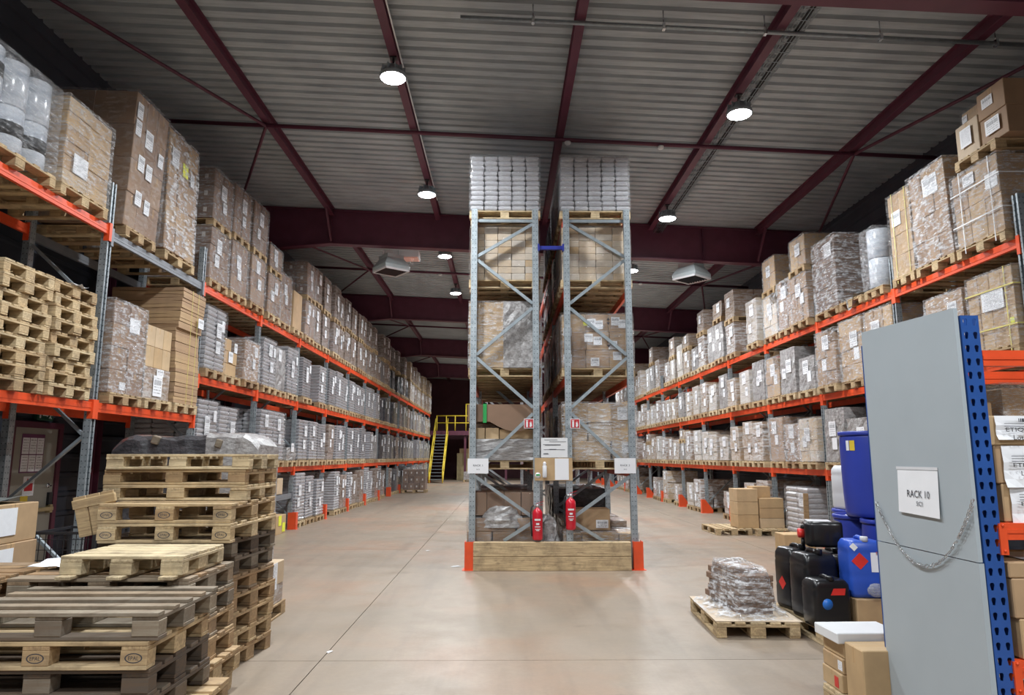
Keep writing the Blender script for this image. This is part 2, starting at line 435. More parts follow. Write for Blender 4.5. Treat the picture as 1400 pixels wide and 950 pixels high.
def build_shell():
    b = MB(); b.box(XL - 0.1, XR + 0.1, YF, YB, -0.2, -0.012)
    fl = struct('floor', b.mesh('floor', M['joint']), label='concrete warehouse floor, beige with reddish wear')
    xs = [XL, -1.57, 4.95, XR]; ys = [YF, -1.0, 6.33, 13.6, 20.9, 28.2, 35.5, 42.8, 50.1, YB]
    for i in range(3):
        for j in range(len(ys) - 1):
            g = 0.004
            s = MB(); s.box(xs[i] + g, xs[i + 1] - g, ys[j] + g, ys[j + 1] - g, -0.012, 0)
            new('floor_slab', s.mesh('floor_slab', M['concrete']), fl)
    # roof deck: trapezoidal ribs running across the hall
    p, d = 0.25, 0.06
    prof = []
    y = YF
    while y < YB:
        prof += [(y, 0), (y + 0.15, 0), (y + 0.172, d), (y + 0.228, d)]
        y += p
    b = MB(); n = len(prof); vs = []
    for x in (XL - 0.1, XR + 0.1):
        vs += [(x, yy, ceil_z(x) + zz) for yy, zz in prof]
    b.add(vs, [(i, n + i, n + i + 1, i + 1) for i in range(n - 1)])
    b.box(XL - 0.1, XR + 0.1, YF, YB, 8.6, 8.7, 0)
    struct('ceiling', b.mesh('ceiling', M['deck']), label='grey ribbed metal roof deck')
    # ribbed side walls
    for nm, x, sg in (('wall_left', XL, 1), ('wall_right', XR, -1)):
        b = MB(); z = 0.0; prof = []
        while z < 8.5:
            prof += [(z, 0), (z + 0.2, 0), (z + 0.225, 0.035), (z + 0.275, 0.035)]; z += 0.3
        n = len(prof); vs = []
        for yy in (YF, YB): vs += [(x + sg * q, yy, zz) for zz, q in prof]
        b.add(vs, [(i, n + i, n + i + 1, i + 1) for i in range(n - 1)])
        b.box(x - sg * 0.12, x - sg * 0.1, YF, YB, 0, 8.6) if sg < 0 else b.box(x - 0.12, x - 0.1, YF, YB, 0, 8.6)
        struct(nm, b.mesh(nm, M['clad']), label='dark horizontally ribbed cladding wall')
    b = MB(); b.box(XL, XR, YB, YB + 0.1, 0, 8.6)
    struct('wall_back', b.mesh('wall_back', M['endwall']), label='dark burgundy end wall')
    b = MB(); b.box(XL, XR, YF - 0.1, YF, 0, 8.6)
    struct('wall_front', b.mesh('wall_front', M['deck']), label='pale wall behind the camera')
    # purlins between rafters, I section
    RY = [YF, -3.2, 7.08, 17.5, 27.4, 37.5, 47.8, YB]
    PX = [-4.46, -1.70, 1.06, 3.82, 6.60]

    def ibeam(b, L, hh, wf, tf, tw):
        b.box(-wf / 2, wf / 2, 0, L, -tf, 0); b.box(-wf / 2, wf / 2, 0, L, -hh, -hh + tf); b.box(-tw / 2, tw / 2, 0, L, -hh + tf, -tf)
    for x in PX:
        for j in range(len(RY) - 1):
            b = MB(); ibeam(b, RY[j + 1] - RY[j] - 0.26, 0.2, 0.13, 0.014, 0.012)
            o = struct('purlin', b.mesh('purlin', M['red']), (x, RY[j] + 0.13, ceil_z(x) - 0.002), 'burgundy steel purlin running along the roof')
    # rafters: web, flanges (with the haunch towards the left column), stiffeners as one member
    for ry in RY[1:-1]:
        b = MB()
        pts = [(XL + 0.04, 1.25), (-4.5, 0.92), (XR - 0.04, 0.92)]
        for (xa, ha), (xb, hb) in zip(pts[:-1], pts[1:]):
            for (o0, o1, t0, t1, wy) in ((0.02, 0.02, 0.045, 0.045, 0.22), (None, None, 0, 0, 0.02), (ha, hb, ha + 0.03, hb + 0.03, 0.24)):
                if o0 is None: za0, zb0, za1, zb1 = ceil_z(xa) - 0.04, ceil_z(xb) - 0.04, ceil_z(xa) - ha, ceil_z(xb) - hb
                else: za0, zb0, za1, zb1 = ceil_z(xa) - o0, ceil_z(xb) - o1, ceil_z(xa) - t0, ceil_z(xb) - t1
                vs = [(xa, -wy / 2, za1), (xb, -wy / 2, zb1), (xb, wy / 2, zb1), (xa, wy / 2, za1), (xa, -wy / 2, za0), (xb, -wy / 2, zb0), (xb, wy / 2, zb0), (xa, wy / 2, za0)]
                b.add(vs, [(3, 2, 1, 0), (4, 5, 6, 7), (0, 1, 5, 4), (1, 2, 6, 5), (2, 3, 7, 6), (3, 0, 4, 7)])
        for x in (-4.5, -0.32, 5.2):
            b.box(x - 0.008, x + 0.008, -0.11, 0.11, ceil_z(x) - 0.92, ceil_z(x) - 0.05)
        rf = struct('rafter', b.mesh('rafter', M['red']), (0, ry, 0), 'deep burgundy roof rafter crossing the hall')
        for x in (-4.46, 6.60):
            f = MB(); f.bar((x, -0.75, ceil_z(x) - 0.2), (x - 0.0, -0.12, ceil_z(x) - 0.88), 0.05, 0.05)
            new('fly_brace', f.mesh('fly_brace', M['red']), rf)
    # cross tubes and diagonal bracing under the deck
    for j in range(1, len(RY) - 2):
        my = (RY[j] + RY[j + 1]) / 2
        b = MB(); b.tube([(XL + 0.05, my, ceil_z(XL) - 0.26), (XR - 0.05, my, ceil_z(XR) - 0.26)], 0.04, 8)
        struct('roof_tie', b.mesh('roof_tie', M['red']), label='thin burgundy tie tube across the roof')
        for (xa, xb) in ((PX[0], XL + 0.1), (PX[4], XR - 0.1)):
            for ye in (RY[j] + 0.2, RY[j + 1] - 0.2):
                b = MB(); b.tube([(xa, my, ceil_z(xa) - 0.27), (xb, ye, ceil_z(xb) - 0.3)], 0.03, 6)
                struct('roof_brace', b.mesh('roof_brace', M['red']), label='diagonal burgundy roof brace')
    # columns
    for ry in RY[2:-1]:
        for x in (XL + 0.14, XR - 0.14):
            b = MB(); b.box(x - 0.1, x + 0.1, ry - 0.012, ry + 0.012, 0, 6.9); b.box(x - 0.1, x - 0.085, ry - 0.1, ry + 0.1, 0, 6.9); b.box(x + 0.085, x + 0.1, ry - 0.1, ry + 0.1, 0, 6.9)
            struct('column', b.mesh('column', M['red']), label='burgundy steel wall column')
    # column beside the exit door, with a fire call point and its conduit
    b = MB(); x, y = -6.72, 11.55
    b.box(x - 0.1, x + 0.1, y - 0.1, y - 0.085, 0, 8.1); b.box(x - 0.1, x + 0.1, y + 0.085, y + 0.1, 0, 8.1); b.box(x - 0.012, x + 0.012, y - 0.085, y + 0.085, 0, 8.1)
    struct('column', b.mesh('column', M['red']), label='burgundy column beside the exit door')
    cp = thing('fire_call_point', 'small red fire call point on the column by the exit door', 'alarm', (-6.66, 11.45, 1.45))
    b = MB(); b.bevbox(-0.04, 0.02, -0.06, 0.06, 0, 0.12, 0.008); new('case', b.mesh('case', M['paint_red']), cp)
    b = MB(); b.box(0.02, 0.024, -0.03, 0.03, 0.03, 0.08); new('break_glass', b.mesh('break_glass', M['white']), cp)
    b = MB(); b.tube([(-0.02, 0, 0.12), (-0.02, 0, 1.7)], 0.012, 6); new('conduit', b.mesh('conduit', M['galv']), cp)
    # conduit pipe clipped under the deck near the camera, and a wire cable tray beside the fourth purlin
    pp = thing('ceiling_conduit', 'grey conduit pipe clipped under the roof deck, crossing the picture top', 'pipe', (0, 8.75, 7.55))
    b = MB(); b.tube([(-0.6, 0, ceil_z(-0.6) - 7.55 - 0.25), (8.1, 0, ceil_z(8.1) - 7.55 - 0.25)], 0.03, 8); new('pipe', b.mesh('pipe', M['galv']), pp)
    for x in (0.4, 2.2, 3.6, 5.2, 6.8):
        b = MB(); z = ceil_z(x) - 7.55; b.box(x - 0.02, x + 0.02, -0.035, 0.035, z - 0.29, z - 0.2); b.tube([(x, 0, z - 0.21), (x, 0, z)], 0.008, 6); new('pipe_clip', b.mesh('pipe_clip', M['chrome']), pp)
    ct = thing('cable_tray', 'wire mesh cable tray hung along the fourth burgundy purlin', 'cable tray', (4.02, 4, ceil_z(4.0) - 0.22))
    b = MB()
    for k in range(5): b.tube([(-0.08 + 0.05 * k, 0, 0), (-0.08 + 0.05 * k, 14, 0)], 0.006, 4)
    for sx in (-0.09, 0.13):
        b.tube([(sx, 0, 0.05), (sx, 14, 0.05)], 0.006, 4)
    new('wires', b.mesh('wires', M['galv']), ct)
    b = MB(); b.box(-0.09, 0.13, 0, 0.008, -0.004, 0.004); b.box(-0.093, -0.087, 0, 0.008, 0, 0.05); cw = b.mesh('cross_wire', M['galv'])
    for k in range(56): new('cross_wire', cw, ct, (0, k * 0.25, 0))
    b = MB(); b.tube([(0, 0, 0.02), (0.01, 7, 0.02), (0, 14, 0.02)], 0.018, 6); b.tube([(0.06, 0, 0.02), (0.05, 7, 0.02), (0.06, 14, 0.02)], 0.014, 6); new('cables', b.mesh('cables', M['rubber']), ct)
    b = MB(); b.tube([(-1.6, 1.5, 0), (-1.6, 16, 0)], 0.014, 6)
    thing('lamp_conduit', 'pale conduit running along the second burgundy purlin to the lamps', 'pipe', (0, 0, ceil_z(-1.7) - 0.17), me=b.mesh('lamp_conduit', M['white']))
    # fire door in the left wall behind the rack
    d = struct('door_1', None, (XL + 0.04, 9.95, 0), 'grey steel fire exit door behind the pallet rack')
    b = MB(); b.box(0, 0.06, 0.0, 0.98, 0, 2.15); new('door_leaf', b.mesh('door_leaf', M['door']), d)
    b = MB(); b.box(0, 0.09, -0.09, 0, 0, 2.24); b.box(0, 0.09, 0.98, 1.07, 0, 2.24); b.box(0, 0.09, 0, 0.98, 2.15, 2.24); new('door_frame', b.mesh('door_frame', M['red']), d)
    b = MB(); b.bevbox(0.1, 0.15, 0.06, 0.92, 0.93, 0.99, 0.01); b.box(0.06, 0.13, 0.06, 0.12, 0.9, 1.02); b.box(0.06, 0.13, 0.86, 0.92, 0.9, 1.02); new('push_bar', b.mesh('push_bar', M['beige']), d)
    b = MB(); b.box(0.06, 0.1, 0.86, 0.94, 1.0, 1.2); new('panic_latch', b.mesh('panic_latch', M['black_steel']), d)
    b = MB(); b.tube([(0.06, 0.86, 1.3), (0.11, 0.86, 1.3), (0.11, 0.76, 1.3)], 0.012, 8); b.lathe([(0.035, 0), (0.035, 0.01)], 12, c=(0, 0, 0), mat=Matrix.Translation((0.06, 0.86, 1.3)) @ Matrix.Rotation(R(90), 4, 'Y')); new('door_handle', b.mesh('door_handle', M['chrome']), d)
    ps = new('safety_poster', None, d, (0.062, 0.18, 1.5))
    b = MB(); b.box(0, 0.003, 0, 0.5, 0, 0.56); new('poster_sheet', b.mesh('poster_sheet', M['purple']), ps)
    for i in range(3):
        for j in range(2):
            b = MB(); b.box(0.003, 0.005, 0.02 + i * 0.16, 0.165 + i * 0.16, 0.02 + j * 0.25, 0.255 + j * 0.25); new('poster_panel', b.mesh('poster_panel', M['notice']), ps)
    b = MB(); b.box(0.062, 0.065, 0.3, 0.54, 1.17, 1.45); new('warning_sheet', b.mesh('warning_sheet', M['paper']), d)
    b = MB(); b.add([(0.0655, 0.36, 1.37), (0.0655, 0.42, 1.37), (0.0655, 0.39, 1.43)], [(0, 1, 2)]); b.box(0.065, 0.0655, 0.33, 0.51, 1.24, 1.35); new('warning_print', b.mesh('warning_print', M['sign_red']), d)
    b = MB(); b.box(0.062, 0.064, 0.27, 0.43, 1.06, 1.18); new('yellow_sticker', b.mesh('yellow_sticker', M['yellow']), d)
    el = thing('exit_light', 'small unlit box with running figure pictogram above the grey exit door', 'sign', (XL + 0.1, 10.4, 2.27))
    b = MB(); b.bevbox(-0.07, 0.02, 0, 0.36, 0, 0.15, 0.01); new('light_box', b.mesh('light_box', M['exit_green']), el)
    b = MB()
    b.box(0.02, 0.024, 0.03, 0.06, 0.03, 0.12); b.box(0.02, 0.024, 0.1, 0.2, 0.068, 0.08)
    b.add([(0.024, 0.19, 0.05), (0.024, 0.23, 0.074), (0.024, 0.19, 0.098)], [(0, 1, 2)])
    b.lathe([(0.013, 0), (0.013, 0.004)], 8, mat=Matrix.Translation((0.02, 0.29, 0.115)) @ Matrix.Rotation(R(90), 4, 'Y'))
    for a_, b_ in (((0.29, 0.1), (0.275, 0.06)), ((0.275, 0.06), (0.3, 0.03)), ((0.275, 0.06), (0.25, 0.035)), ((0.288, 0.092), (0.32, 0.08)), ((0.288, 0.092), (0.26, 0.09))):
        b.bar((0.022, a_[0], a_[1]), (0.022, b_[0], b_[1]), 0.004, 0.014)
    new('pictogram', b.mesh('pictogram', M['white']), el)


def build_lamps():
    # one LED high bay: housing, lens, bracket; its light is built here
    hb = MB(); hb.lathe([(0.05, 0.2), (0.1, 0.19), (0.13, 0.12), (0.2, 0.06), (0.21, 0.02), (0.2, 0.0)][::-1], 20)
    for k in range(10):
        a = k * math.pi / 5; m = Matrix.Rotation(a, 4, 'Z'); hb.box(0.06, 0.19, -0.006, 0.006, 0.07, 0.17, mat=m)
    ln = MB(); ln.lathe([(0.02, -0.028), (0.12, -0.024), (0.18, -0.01), (0.19, 0.0)], 20)
    br = MB(); br.box(-0.015, 0.015, -0.02, 0.02, 0.19, 0.34); br.box(-0.05, 0.05, -0.05, 0.05, 0.32, 0.345)
    hm, lm, bm = hb.mesh('housing', M['galv']), ln.mesh('lens', M['lens']), br.mesh('bracket', M['black_steel'])
    for side, x, ys in (('second', -1.70, LEFT_LAMPS), ('fourth', 3.82, RIGHT_LAMPS)):
        k0 = sum(1 for y in ys if y < 8)
        for k, y in enumerate(ys):
            z = ceil_z(x) - 0.2 - 0.345
            if k >= k0: lab = 'round LED high bay lamp, %s one along the %s burgundy purlin' % (ORD[k - k0], side)
            else: lab = 'round LED high bay lamp above the camera, %s on the %s purlin' % (ORD[k], side)
            t = thing('high_bay_lamp', lab, 'lamp', (x, y, z), 0, 'high bay lamps')
            new('housing', hm, t); new('lens', lm, t); new('bracket', bm, t)
            ld = bpy.data.lights.new('lamp_light', 'AREA'); ld.shape = 'DISK'; ld.size = 0.36; ld.spread = R(160); ld.energy = LAMP_W; ld.color = LAMP_C
            lo = bpy.data.objects.new('lamp_light', ld); COL.objects.link(lo); lo.parent = t; lo.location = (0, 0, -0.035)
    # smoke detectors
    b = MB(); b.lathe([(0.06, 0.06), (0.06, 0.03), (0.045, 0.01), (0.02, 0)][::-1], 14); dm = b.mesh('detector_head', M['white'])
    for x, y, lab in ((1.2, 12.05, 'white smoke detector on the tie tube near the tall centre racks'), (2.95, 12.05, 'white box detector on the tie tube beside the fourth purlin'),
                      (-2.1, 22.2, 'white smoke detector beyond the hanging heater of the exit-door aisle'), (4.55, 22.2, 'white smoke detector beyond the hanging heater of the drum aisle')):
        thing('smoke_detector', lab, 'detector', (x, y + 0.24, ceil_z(XL) - 0.26 - (x - XL) * 0.045 - 0.1), me=dm)
    # hanging air heaters
    for x, y, z, lab in ((-2.98, 17.9, 6.6, 'grey hanging air heater with slatted outlet above the exit-door aisle'), (5.0, 17.9, 6.42, 'grey hanging air heater with slatted outlet above the drum aisle')):
        t = thing('air_heater', lab, 'heater', (x, y, z), R(38 if x < 0 else 40))
        b = MB(); s = 0.36; q = 0.24
        b.bevbox(-s, s, -s, s, 0.0, 0.1, 0.008)
        vs = [(-s, -s, 0.1), (s, -s, 0.1), (s, s, 0.1), (-s, s, 0.1), (-q, -q, 0.3), (q, -q, 0.3), (q, q, 0.3), (-q, q, 0.3)]
        b.add(vs, [(4, 5, 6, 7), (0, 1, 5, 4), (1, 2, 6, 5), (2, 3, 7, 6), (3, 0, 4, 7)])
        b.box(-q, q, -q, q, 0.3, 0.4)
        new('casing', b.mesh('casing', M['heater']), t)
        b = MB(); b.box(-0.31, 0.31, -0.31, 0.31, -0.004, 0.0); new('outlet', b.mesh('outlet', M['black_steel']), t)
        for k in range(8):
            b = MB(); b.box(-0.31, 0.31, -0.004, 0.004, -0.05, -0.004, mat=Matrix.Translation((0, -0.27 + k * 0.077, 0)) @ Matrix.Rotation(R(30), 4, 'X')); new('louvre', b.mesh('louvre', M['black_steel']), t)
        b = MB()
        for a_, c_ in ((-s, -s - 0.0), (s - 0.03, s)):
            b.box(a_ if a_ < 0 else a_, (a_ + 0.03), -s, s, -0.05, 0)
            b.box(-s, s, a_, a_ + 0.03, -0.05, 0)
        new('outlet_rim', b.mesh('outlet_rim', M['white']), t)
        for sx in (-1, 1):
            b = MB(); top = ceil_z(x) - z - 0.01; b.tube([(sx * 0.2, 0, 0.38), (sx * 0.2, 0, top)], 0.006, 6); new('hanger_rod', b.mesh('hanger_rod', M['galv']), t)
    t = thing('burner_box', 'white ceiling box with pinkish underside beside the left air heater', 'ceiling unit', (-2.85, 19.2, 7.3))
    b = MB(); b.box(-0.55, 0.45, -0.25, 0.25, 0, 0.18); new('box_body', b.mesh('box_body', M['white']), t)
    b = MB(); b.box(-0.5, 0.42, -0.22, 0.22, -0.02, 0); new('underside', b.mesh('underside', M['pink']), t)
    b = MB(); b.tube([(0.2, -0.1, 0), (0.22, -0.1, -0.16), (0.27, -0.1, -0.2), (0.3, -0.1, -0.02)], 0.005, 6); new('cable_loop', b.mesh('cable_loop', M['white']), t)
    for sx in (-0.4, 0.3):
        b = MB(); b.tube([(sx, 0, 0.18), (sx, 0, ceil_z(-2.85 + sx) - 7.3)], 0.008, 6); new('hanger_rod', b.mesh('hanger_rod', M['galv']), t)


build_shell()
build_lamps()

# ---------------------------------------------------------------- racks
ORANGE_LEVELS_LEFT_NEAR = [2.41, 4.71]
LV_L = [1.50, 3.08, 4.66]
LV_R = [1.48, 2.95, 4.40]
LV_C = [1.53, 3.03, 4.52, 5.73]
UL = [5.95 + 2.85 * k for k in range(16)]          # upright positions along the exit-door rack
UR = [8.15 + 2.8 * k for k in range(15)]           # along the rack behind the drums
FX_L, FX_R, DEP = -5.13, 6.33, 1.10


def post_mesh(h, mat):
    b = MB(); c = 0.05
    # C section with returned lips, open towards +y
    poly = [(-c, -0.045), (c, -0.045), (c, 0.045), (0.02, 0.045), (0.02, 0.04), (c - 0.005, 0.04), (c - 0.005, -0.04), (-c + 0.005, -0.04), (-c + 0.005, 0.04), (-0.02, 0.04), (-0.02, 0.045), (-c, 0.045)]
    b.prism(poly, 2, 0, h); b.box(-0.075, 0.075, -0.06, 0.06, 0, 0.006)
    return b.mesh('upright', mat)


def frame_parts(rack, xf, xb, y, h, zs, mats=('perf', 'galv'), up=None, cache={}):
    """an upright frame in the x-z plane at y: two posts and zigzag bracing; positions relative to the rack's empty"""
    ox, oy = rack.location.x, rack.location.y
    key = (round(h, 2), mats[0])
    if key not in cache: cache[key] = post_mesh(h, M[mats[0]])
    for x, rz in ((xf, math.pi / 2 if xf < xb else -math.pi / 2), (xb, -math.pi / 2 if xf < xb else math.pi / 2)):
        new('upright', cache[key], rack, (x - ox, y - oy, 0), (0, 0, rz))
    s = 1 if xb > xf else -1
    a, c = xf + s * 0.05, xb - s * 0.05
    for k in range(len(zs) - 1):
        p, q = ((a, y, zs[k]), (c, y, zs[k + 1])) if k % 2 == 0 else ((c, y, zs[k]), (a, y, zs[k + 1]))
        if up: p, q = ((c, y, zs[k]), (a, y, zs[k + 1])) if k % 2 == 0 else ((a, y, zs[k]), (c, y, zs[k + 1]))
        b = MB(); b.bar((p[0] - ox, p[1] - oy, p[2]), (q[0] - ox, q[1] - oy, q[2]), 0.045, 0.035)
        new('brace', b.mesh('brace', M[mats[1]]), rack)


def beam_mesh(L, mat, hh=0.12, conn=True):
    b = MB()
    b.prism([(-hh, -0.022), (0, -0.022), (0, 0.022), (-hh, 0.022)], 1, 0, L)
    b.box(-0.026, 0.026, 0.0, L, -hh * 0.66, -hh * 0.4)
    if conn:
        for y0 in (-0.05, L - 0.005):
            b.box(-0.03, 0.045, y0, y0 + 0.055, -hh - 0.09, 0.03)
    return b.mesh('beam', mat)


def guard_mesh(side, wedge):
    b = MB(); s = side
    if wedge:
        b.prism([(0.0, -0.1), (0.42, -0.1), (0.42, 0.0), (0.1, 0.24), (0.0, 0.24)], 1, -0.07 * s - 0.006, -0.07 * s + 0.006)
        b.box(-0.1, -0.088, -0.08, 0.08, 0, 0.42)
    else:
        b.box(-0.1, -0.088, -0.08, 0.08, 0, 0.4); b.box(-0.09, 0.1, -0.08, -0.07, 0, 0.4); b.box(-0.09, 0.1, 0.07, 0.08, 0, 0.4)
    b.box(-0.12, 0.12, -0.085, 0.085, 0, 0.006)
    return b.mesh('foot_guard', M['orange'])


def side_rack(name, label, xf, sgn, ups, levels, top, wedge):
    """sgn: direction from the aisle face to the wall"""
    xb = xf + sgn * DEP
    rk = thing(name, label, 'pallet rack', (xf, ups[0], 0))
    zz = [0.35 + 0.82 * k for k in range(7)]
    for i, y in enumerate(ups): frame_parts(rk, xf + sgn * 0.05, xb - sgn * 0.05, y, top, [z for z in zz if z < top - 0.2])
    gm = guard_mesh(1, wedge)
    for i in range(len(ups)):
        new('foot_guard', gm, rk, (-sgn * 0.03, ups[i] - ups[0], 0), (0, 0, 0 if sgn > 0 else math.pi))
    for i in range(len(ups) - 1):
        L = ups[i + 1] - ups[i] - 0.1
        for z, mt in levels(i):
            key = (round(L, 2), mt)
            if key not in BEAMS: BEAMS[key] = beam_mesh(L, M[mt])
            for x in (xf + sgn * 0.03, xb - sgn * 0.03):
                if x == xf + sgn * 0.03:
                    new('beam', BEAMS[key], rk, (x - xf, ups[i] + 0.05 - ups[0], z), (0, 0, 0) if sgn < 0 else (0, 0, 0))
                else:
                    new('beam', BEAMS[key], rk, (x - xf, ups[i] + 0.05 - ups[0], z))
    return rk


BEAMS = {}


def lev_left(i):
    if i == 0: return [(2.41, 'orange'), (4.71, 'orange')]
    if i == 1: return [(2.41, 'orange'), (4.66, 'grey_beam')]
    if i == 3: return [(0.86, 'grey_beam')] + [(z, 'orange') for z in LV_L]
    return [(z, 'orange') for z in LV_L]


def lev_right(i): return [(z, 'orange') for z in LV_R]


def centre_racks():
    ys = [11.25 + 2.8 * k for k in range(4)]
    out = []
    zc = [0.42, 1.28, 1.43, 2.5, 3.35, 4.3, 5.2, 5.62]
    for nm, xa, xb, lab in (('L', -0.54, 0.58, 'tall pallet rack with galvanised uprights, the one under the rack sign on the aisle corner by the exit-door aisle'),
                            ('R', 2.12, 1.0, 'tall pallet rack with galvanised uprights, back to back with its twin, drum aisle side')):
        lab = 'tall galvanised pallet rack end-on, extinguisher hanging lower, on the exit-door aisle' if nm == 'L' else 'tall galvanised pallet rack end-on, extinguisher hanging higher, on the drum aisle'
        rk = thing('pallet_rack', lab, 'pallet rack', (xa, 11.25, 0), 0, 'twin centre racks')
        s = 1 if xb > xa else -1
        # bracing as in the photograph: mirrored zigzag; corners (outer = xa, inner = xb)
        for k, y in enumerate(ys):
            key = 'c'
            if 'c' not in BEAMS: BEAMS['c'] = post_mesh(5.86, M['perf'])
            for x, rz in ((xa + s * 0.05, 0), (xb - s * 0.05, 0)):
                new('upright', BEAMS['c'], rk, (x - xa, y - 11.25, 0), (0, 0, rz))
            o, i = s * 0.1, (xb - xa) - s * 0.1
            y0 = y - 11.25
            segs = [((o, 1.42), (i, 0.78)), ((i, 0.72), (o + s * 0.42, 0.42)), ((o + s * 0.12, 1.66), (i, 2.5)), ((i, 2.58), (o, 3.4)), ((o, 3.46), (i, 4.28)), ((i, 4.28), (o, 5.06)), ((o, 5.06), (i, 5.6))]
            segs = [((o, 1.42), (i, 0.78)), ((i, 0.72), (o + s * 0.45, 0.43)), ((o, 1.55), (i, 2.42)), ((i, 2.52), (o, 3.33)), ((o, 3.38), (i, 4.16)), ((i, 4.24), (o, 4.98)), ((o, 5.04), (i, 5.6))]
            if s < 0: segs = segs
            for p, q in segs:
                b = MB(); b.bar((p[0], y0 - 0.0, p[1]), (q[0], y0, q[1]), 0.04, 0.05); new('brace', b.mesh('brace', M['galv']), rk)
            b = MB(); b.bar((o, y0, 5.66), (i, y0, 5.66), 0.04, 0.05); new('brace', b.mesh('brace', M['galv']), rk)
        for k in range(3):
            key = (2.7, 'orange')
            if key not in BEAMS: BEAMS[key] = beam_mesh(2.7, M['orange'])
            if 'plain' not in BEAMS: BEAMS['plain'] = beam_mesh(2.7, M['orange'], conn=False)
            for z in LV_C:
                for x in (s * 0.03, (xb - xa) - s * 0.03):
                    new('beam', BEAMS['plain'], rk, (x, 0.05 + 2.8 * k, z))
        b = MB(); b.box(-0.06, 0.06, -0.1, 0.1, 0, 0.42); 
        g = MB()
        g.box(-0.075, 0.075, -0.13, -0.12, 0, 0.43); g.box(-0.075, -0.065, -0.12, 0.07, 0, 0.43); g.box(0.065, 0.075, -0.12, 0.07, 0, 0.43); g.box(-0.11, 0.11, -0.15, 0.08, 0, 0.008)
        new('foot_guard', g.mesh('foot_guard', M['orange']), rk, (s * 0.02, -0.02, 0))
        out.append(rk)
    b = MB(); b.box(0.58, 1.0, 11.22, 11.28, 5.16, 5.22); b.box(0.57, 0.6, 11.2, 11.3, 5.13, 5.25); b.box(0.98, 1.01, 11.2, 11.3, 5.13, 5.25)
    thing('row_spacer', 'blue spacer bar joining the twin centre racks high up', 'spacer', me=b.mesh('row_spacer', M['blue_bar']))
    return out


left_rack = side_rack('pallet_rack', 'long orange-beamed pallet rack along the cladding wall with the grey exit door', FX_L, -1, UL, lev_left, 5.3, False)
right_rack = side_rack('pallet_rack', 'long orange-beamed pallet rack along the wall behind the blue drums', FX_R, 1, UR, lev_right, 4.95, True)
centre_racks()

# ---------------------------------------------------------------- pallets
PALLETS = []          # every request; the 300 that stand nearest become things
WB = {}


def wboard(L, W, T, m='wood'):
    k = (round(L, 3), round(W, 3), round(T, 3), m)
    if k not in WB:
        b = MB(); b.bevbox(-L / 2, L / 2, -W / 2, W / 2, 0, T, min(0.003, T * 0.2)); WB[k] = b.mesh('board', M[m])
    return WB[k]


def pallet_layout(w=1.2, d=0.8, h=0.144, slats=None, skids=False):
    """(name, size along its own length / across / thick, centre x, y, bottom z, turned)"""
    out = []; t = 0.022
    bh = h - 3 * t
    slats = slats or [(-d / 2 + 0.0725, 0.145), (-d / 4 + 0.03, 0.1), (0, 0.145), (d / 4 - 0.03, 0.1), (d / 2 - 0.0725, 0.145)]
    for y, ww in slats: out.append(('deck_board', w, ww, t, 0, y, h - t, 0))
    for x in (-w / 2 + 0.0725, 0, w / 2 - 0.0725): out.append(('cross_board', d, 0.145, t, x, 0, h - 2 * t, 1))
    for x in (-w / 2 + 0.0725, 0, w / 2 - 0.0725):
        for y, ww in ((-d / 2 + 0.05, 0.1), (0, 0.145), (d / 2 - 0.05, 0.1)): out.append(('block', 0.145, ww, bh, x, y, t, 0))
    if skids:
        for x in (-w / 2 + 0.0725, 0, w / 2 - 0.0725): out.append(('bottom_board', d + 0.1, 0.1, t, x, -0.02, 0, 1))
        return out
    for y, ww in ((-d / 2 + 0.05, 0.1), (0, 0.145), (d / 2 - 0.05, 0.1)): out.append(('bottom_board', w, ww, t, 0, y, 0, 0))
    return out


PM = {}


def pallet_joined(w, d, h):
    k = (w, d, h)
    if k not in PM:
        b = MB()
        for nm, L, W, T, x, y, z, tr in pallet_layout(w, d, h):
            if tr: L, W = W, L
            b.box(x - L / 2, x + L / 2, y - W / 2, y + W / 2, z, z + T)
        PM[k] = b.mesh('pallet', M['wood'])
    return PM[k]


def pallet(x, y, z, label, rz=0.0, w=1.2, d=0.8, h=0.144, tone=0.3, detail=False, group=None, slats=None, tilt=(0, 0), skids=False, stamp=False):
    PALLETS.append(dict(x=x, y=y, z=z, label=label, rz=rz, w=w, d=d, h=h, tone=tone, detail=detail, group=group, slats=slats, tilt=tilt, skids=skids, stamp=stamp))
    return z + h + 0.0025


SM = []


def stamp_mesh():
    if not SM:
        b = MB(); n_ = 20; vs = []
        for k in range(n_):
            a = 2 * math.pi * k / n_
            vs += [(0.048 * math.cos(a), 0, 0.026 * math.sin(a)), (0.041 * math.cos(a), 0, 0.021 * math.sin(a))]
        b.add(vs, [(2 * k, (2 * k + 2) % (2 * n_), (2 * k + 3) % (2 * n_), 2 * k + 1) for k in range(n_)])
        q = text_mesh('EPAL', 0.02, 'ink', 0.056); b.add([(v.co.x, 0.0, v.co.z - 0.01) for v in q.vertices], [tuple(f.vertices) for f in q.polygons])
        SM.append(b.mesh('stamp', M['ink']))
    return SM[0]


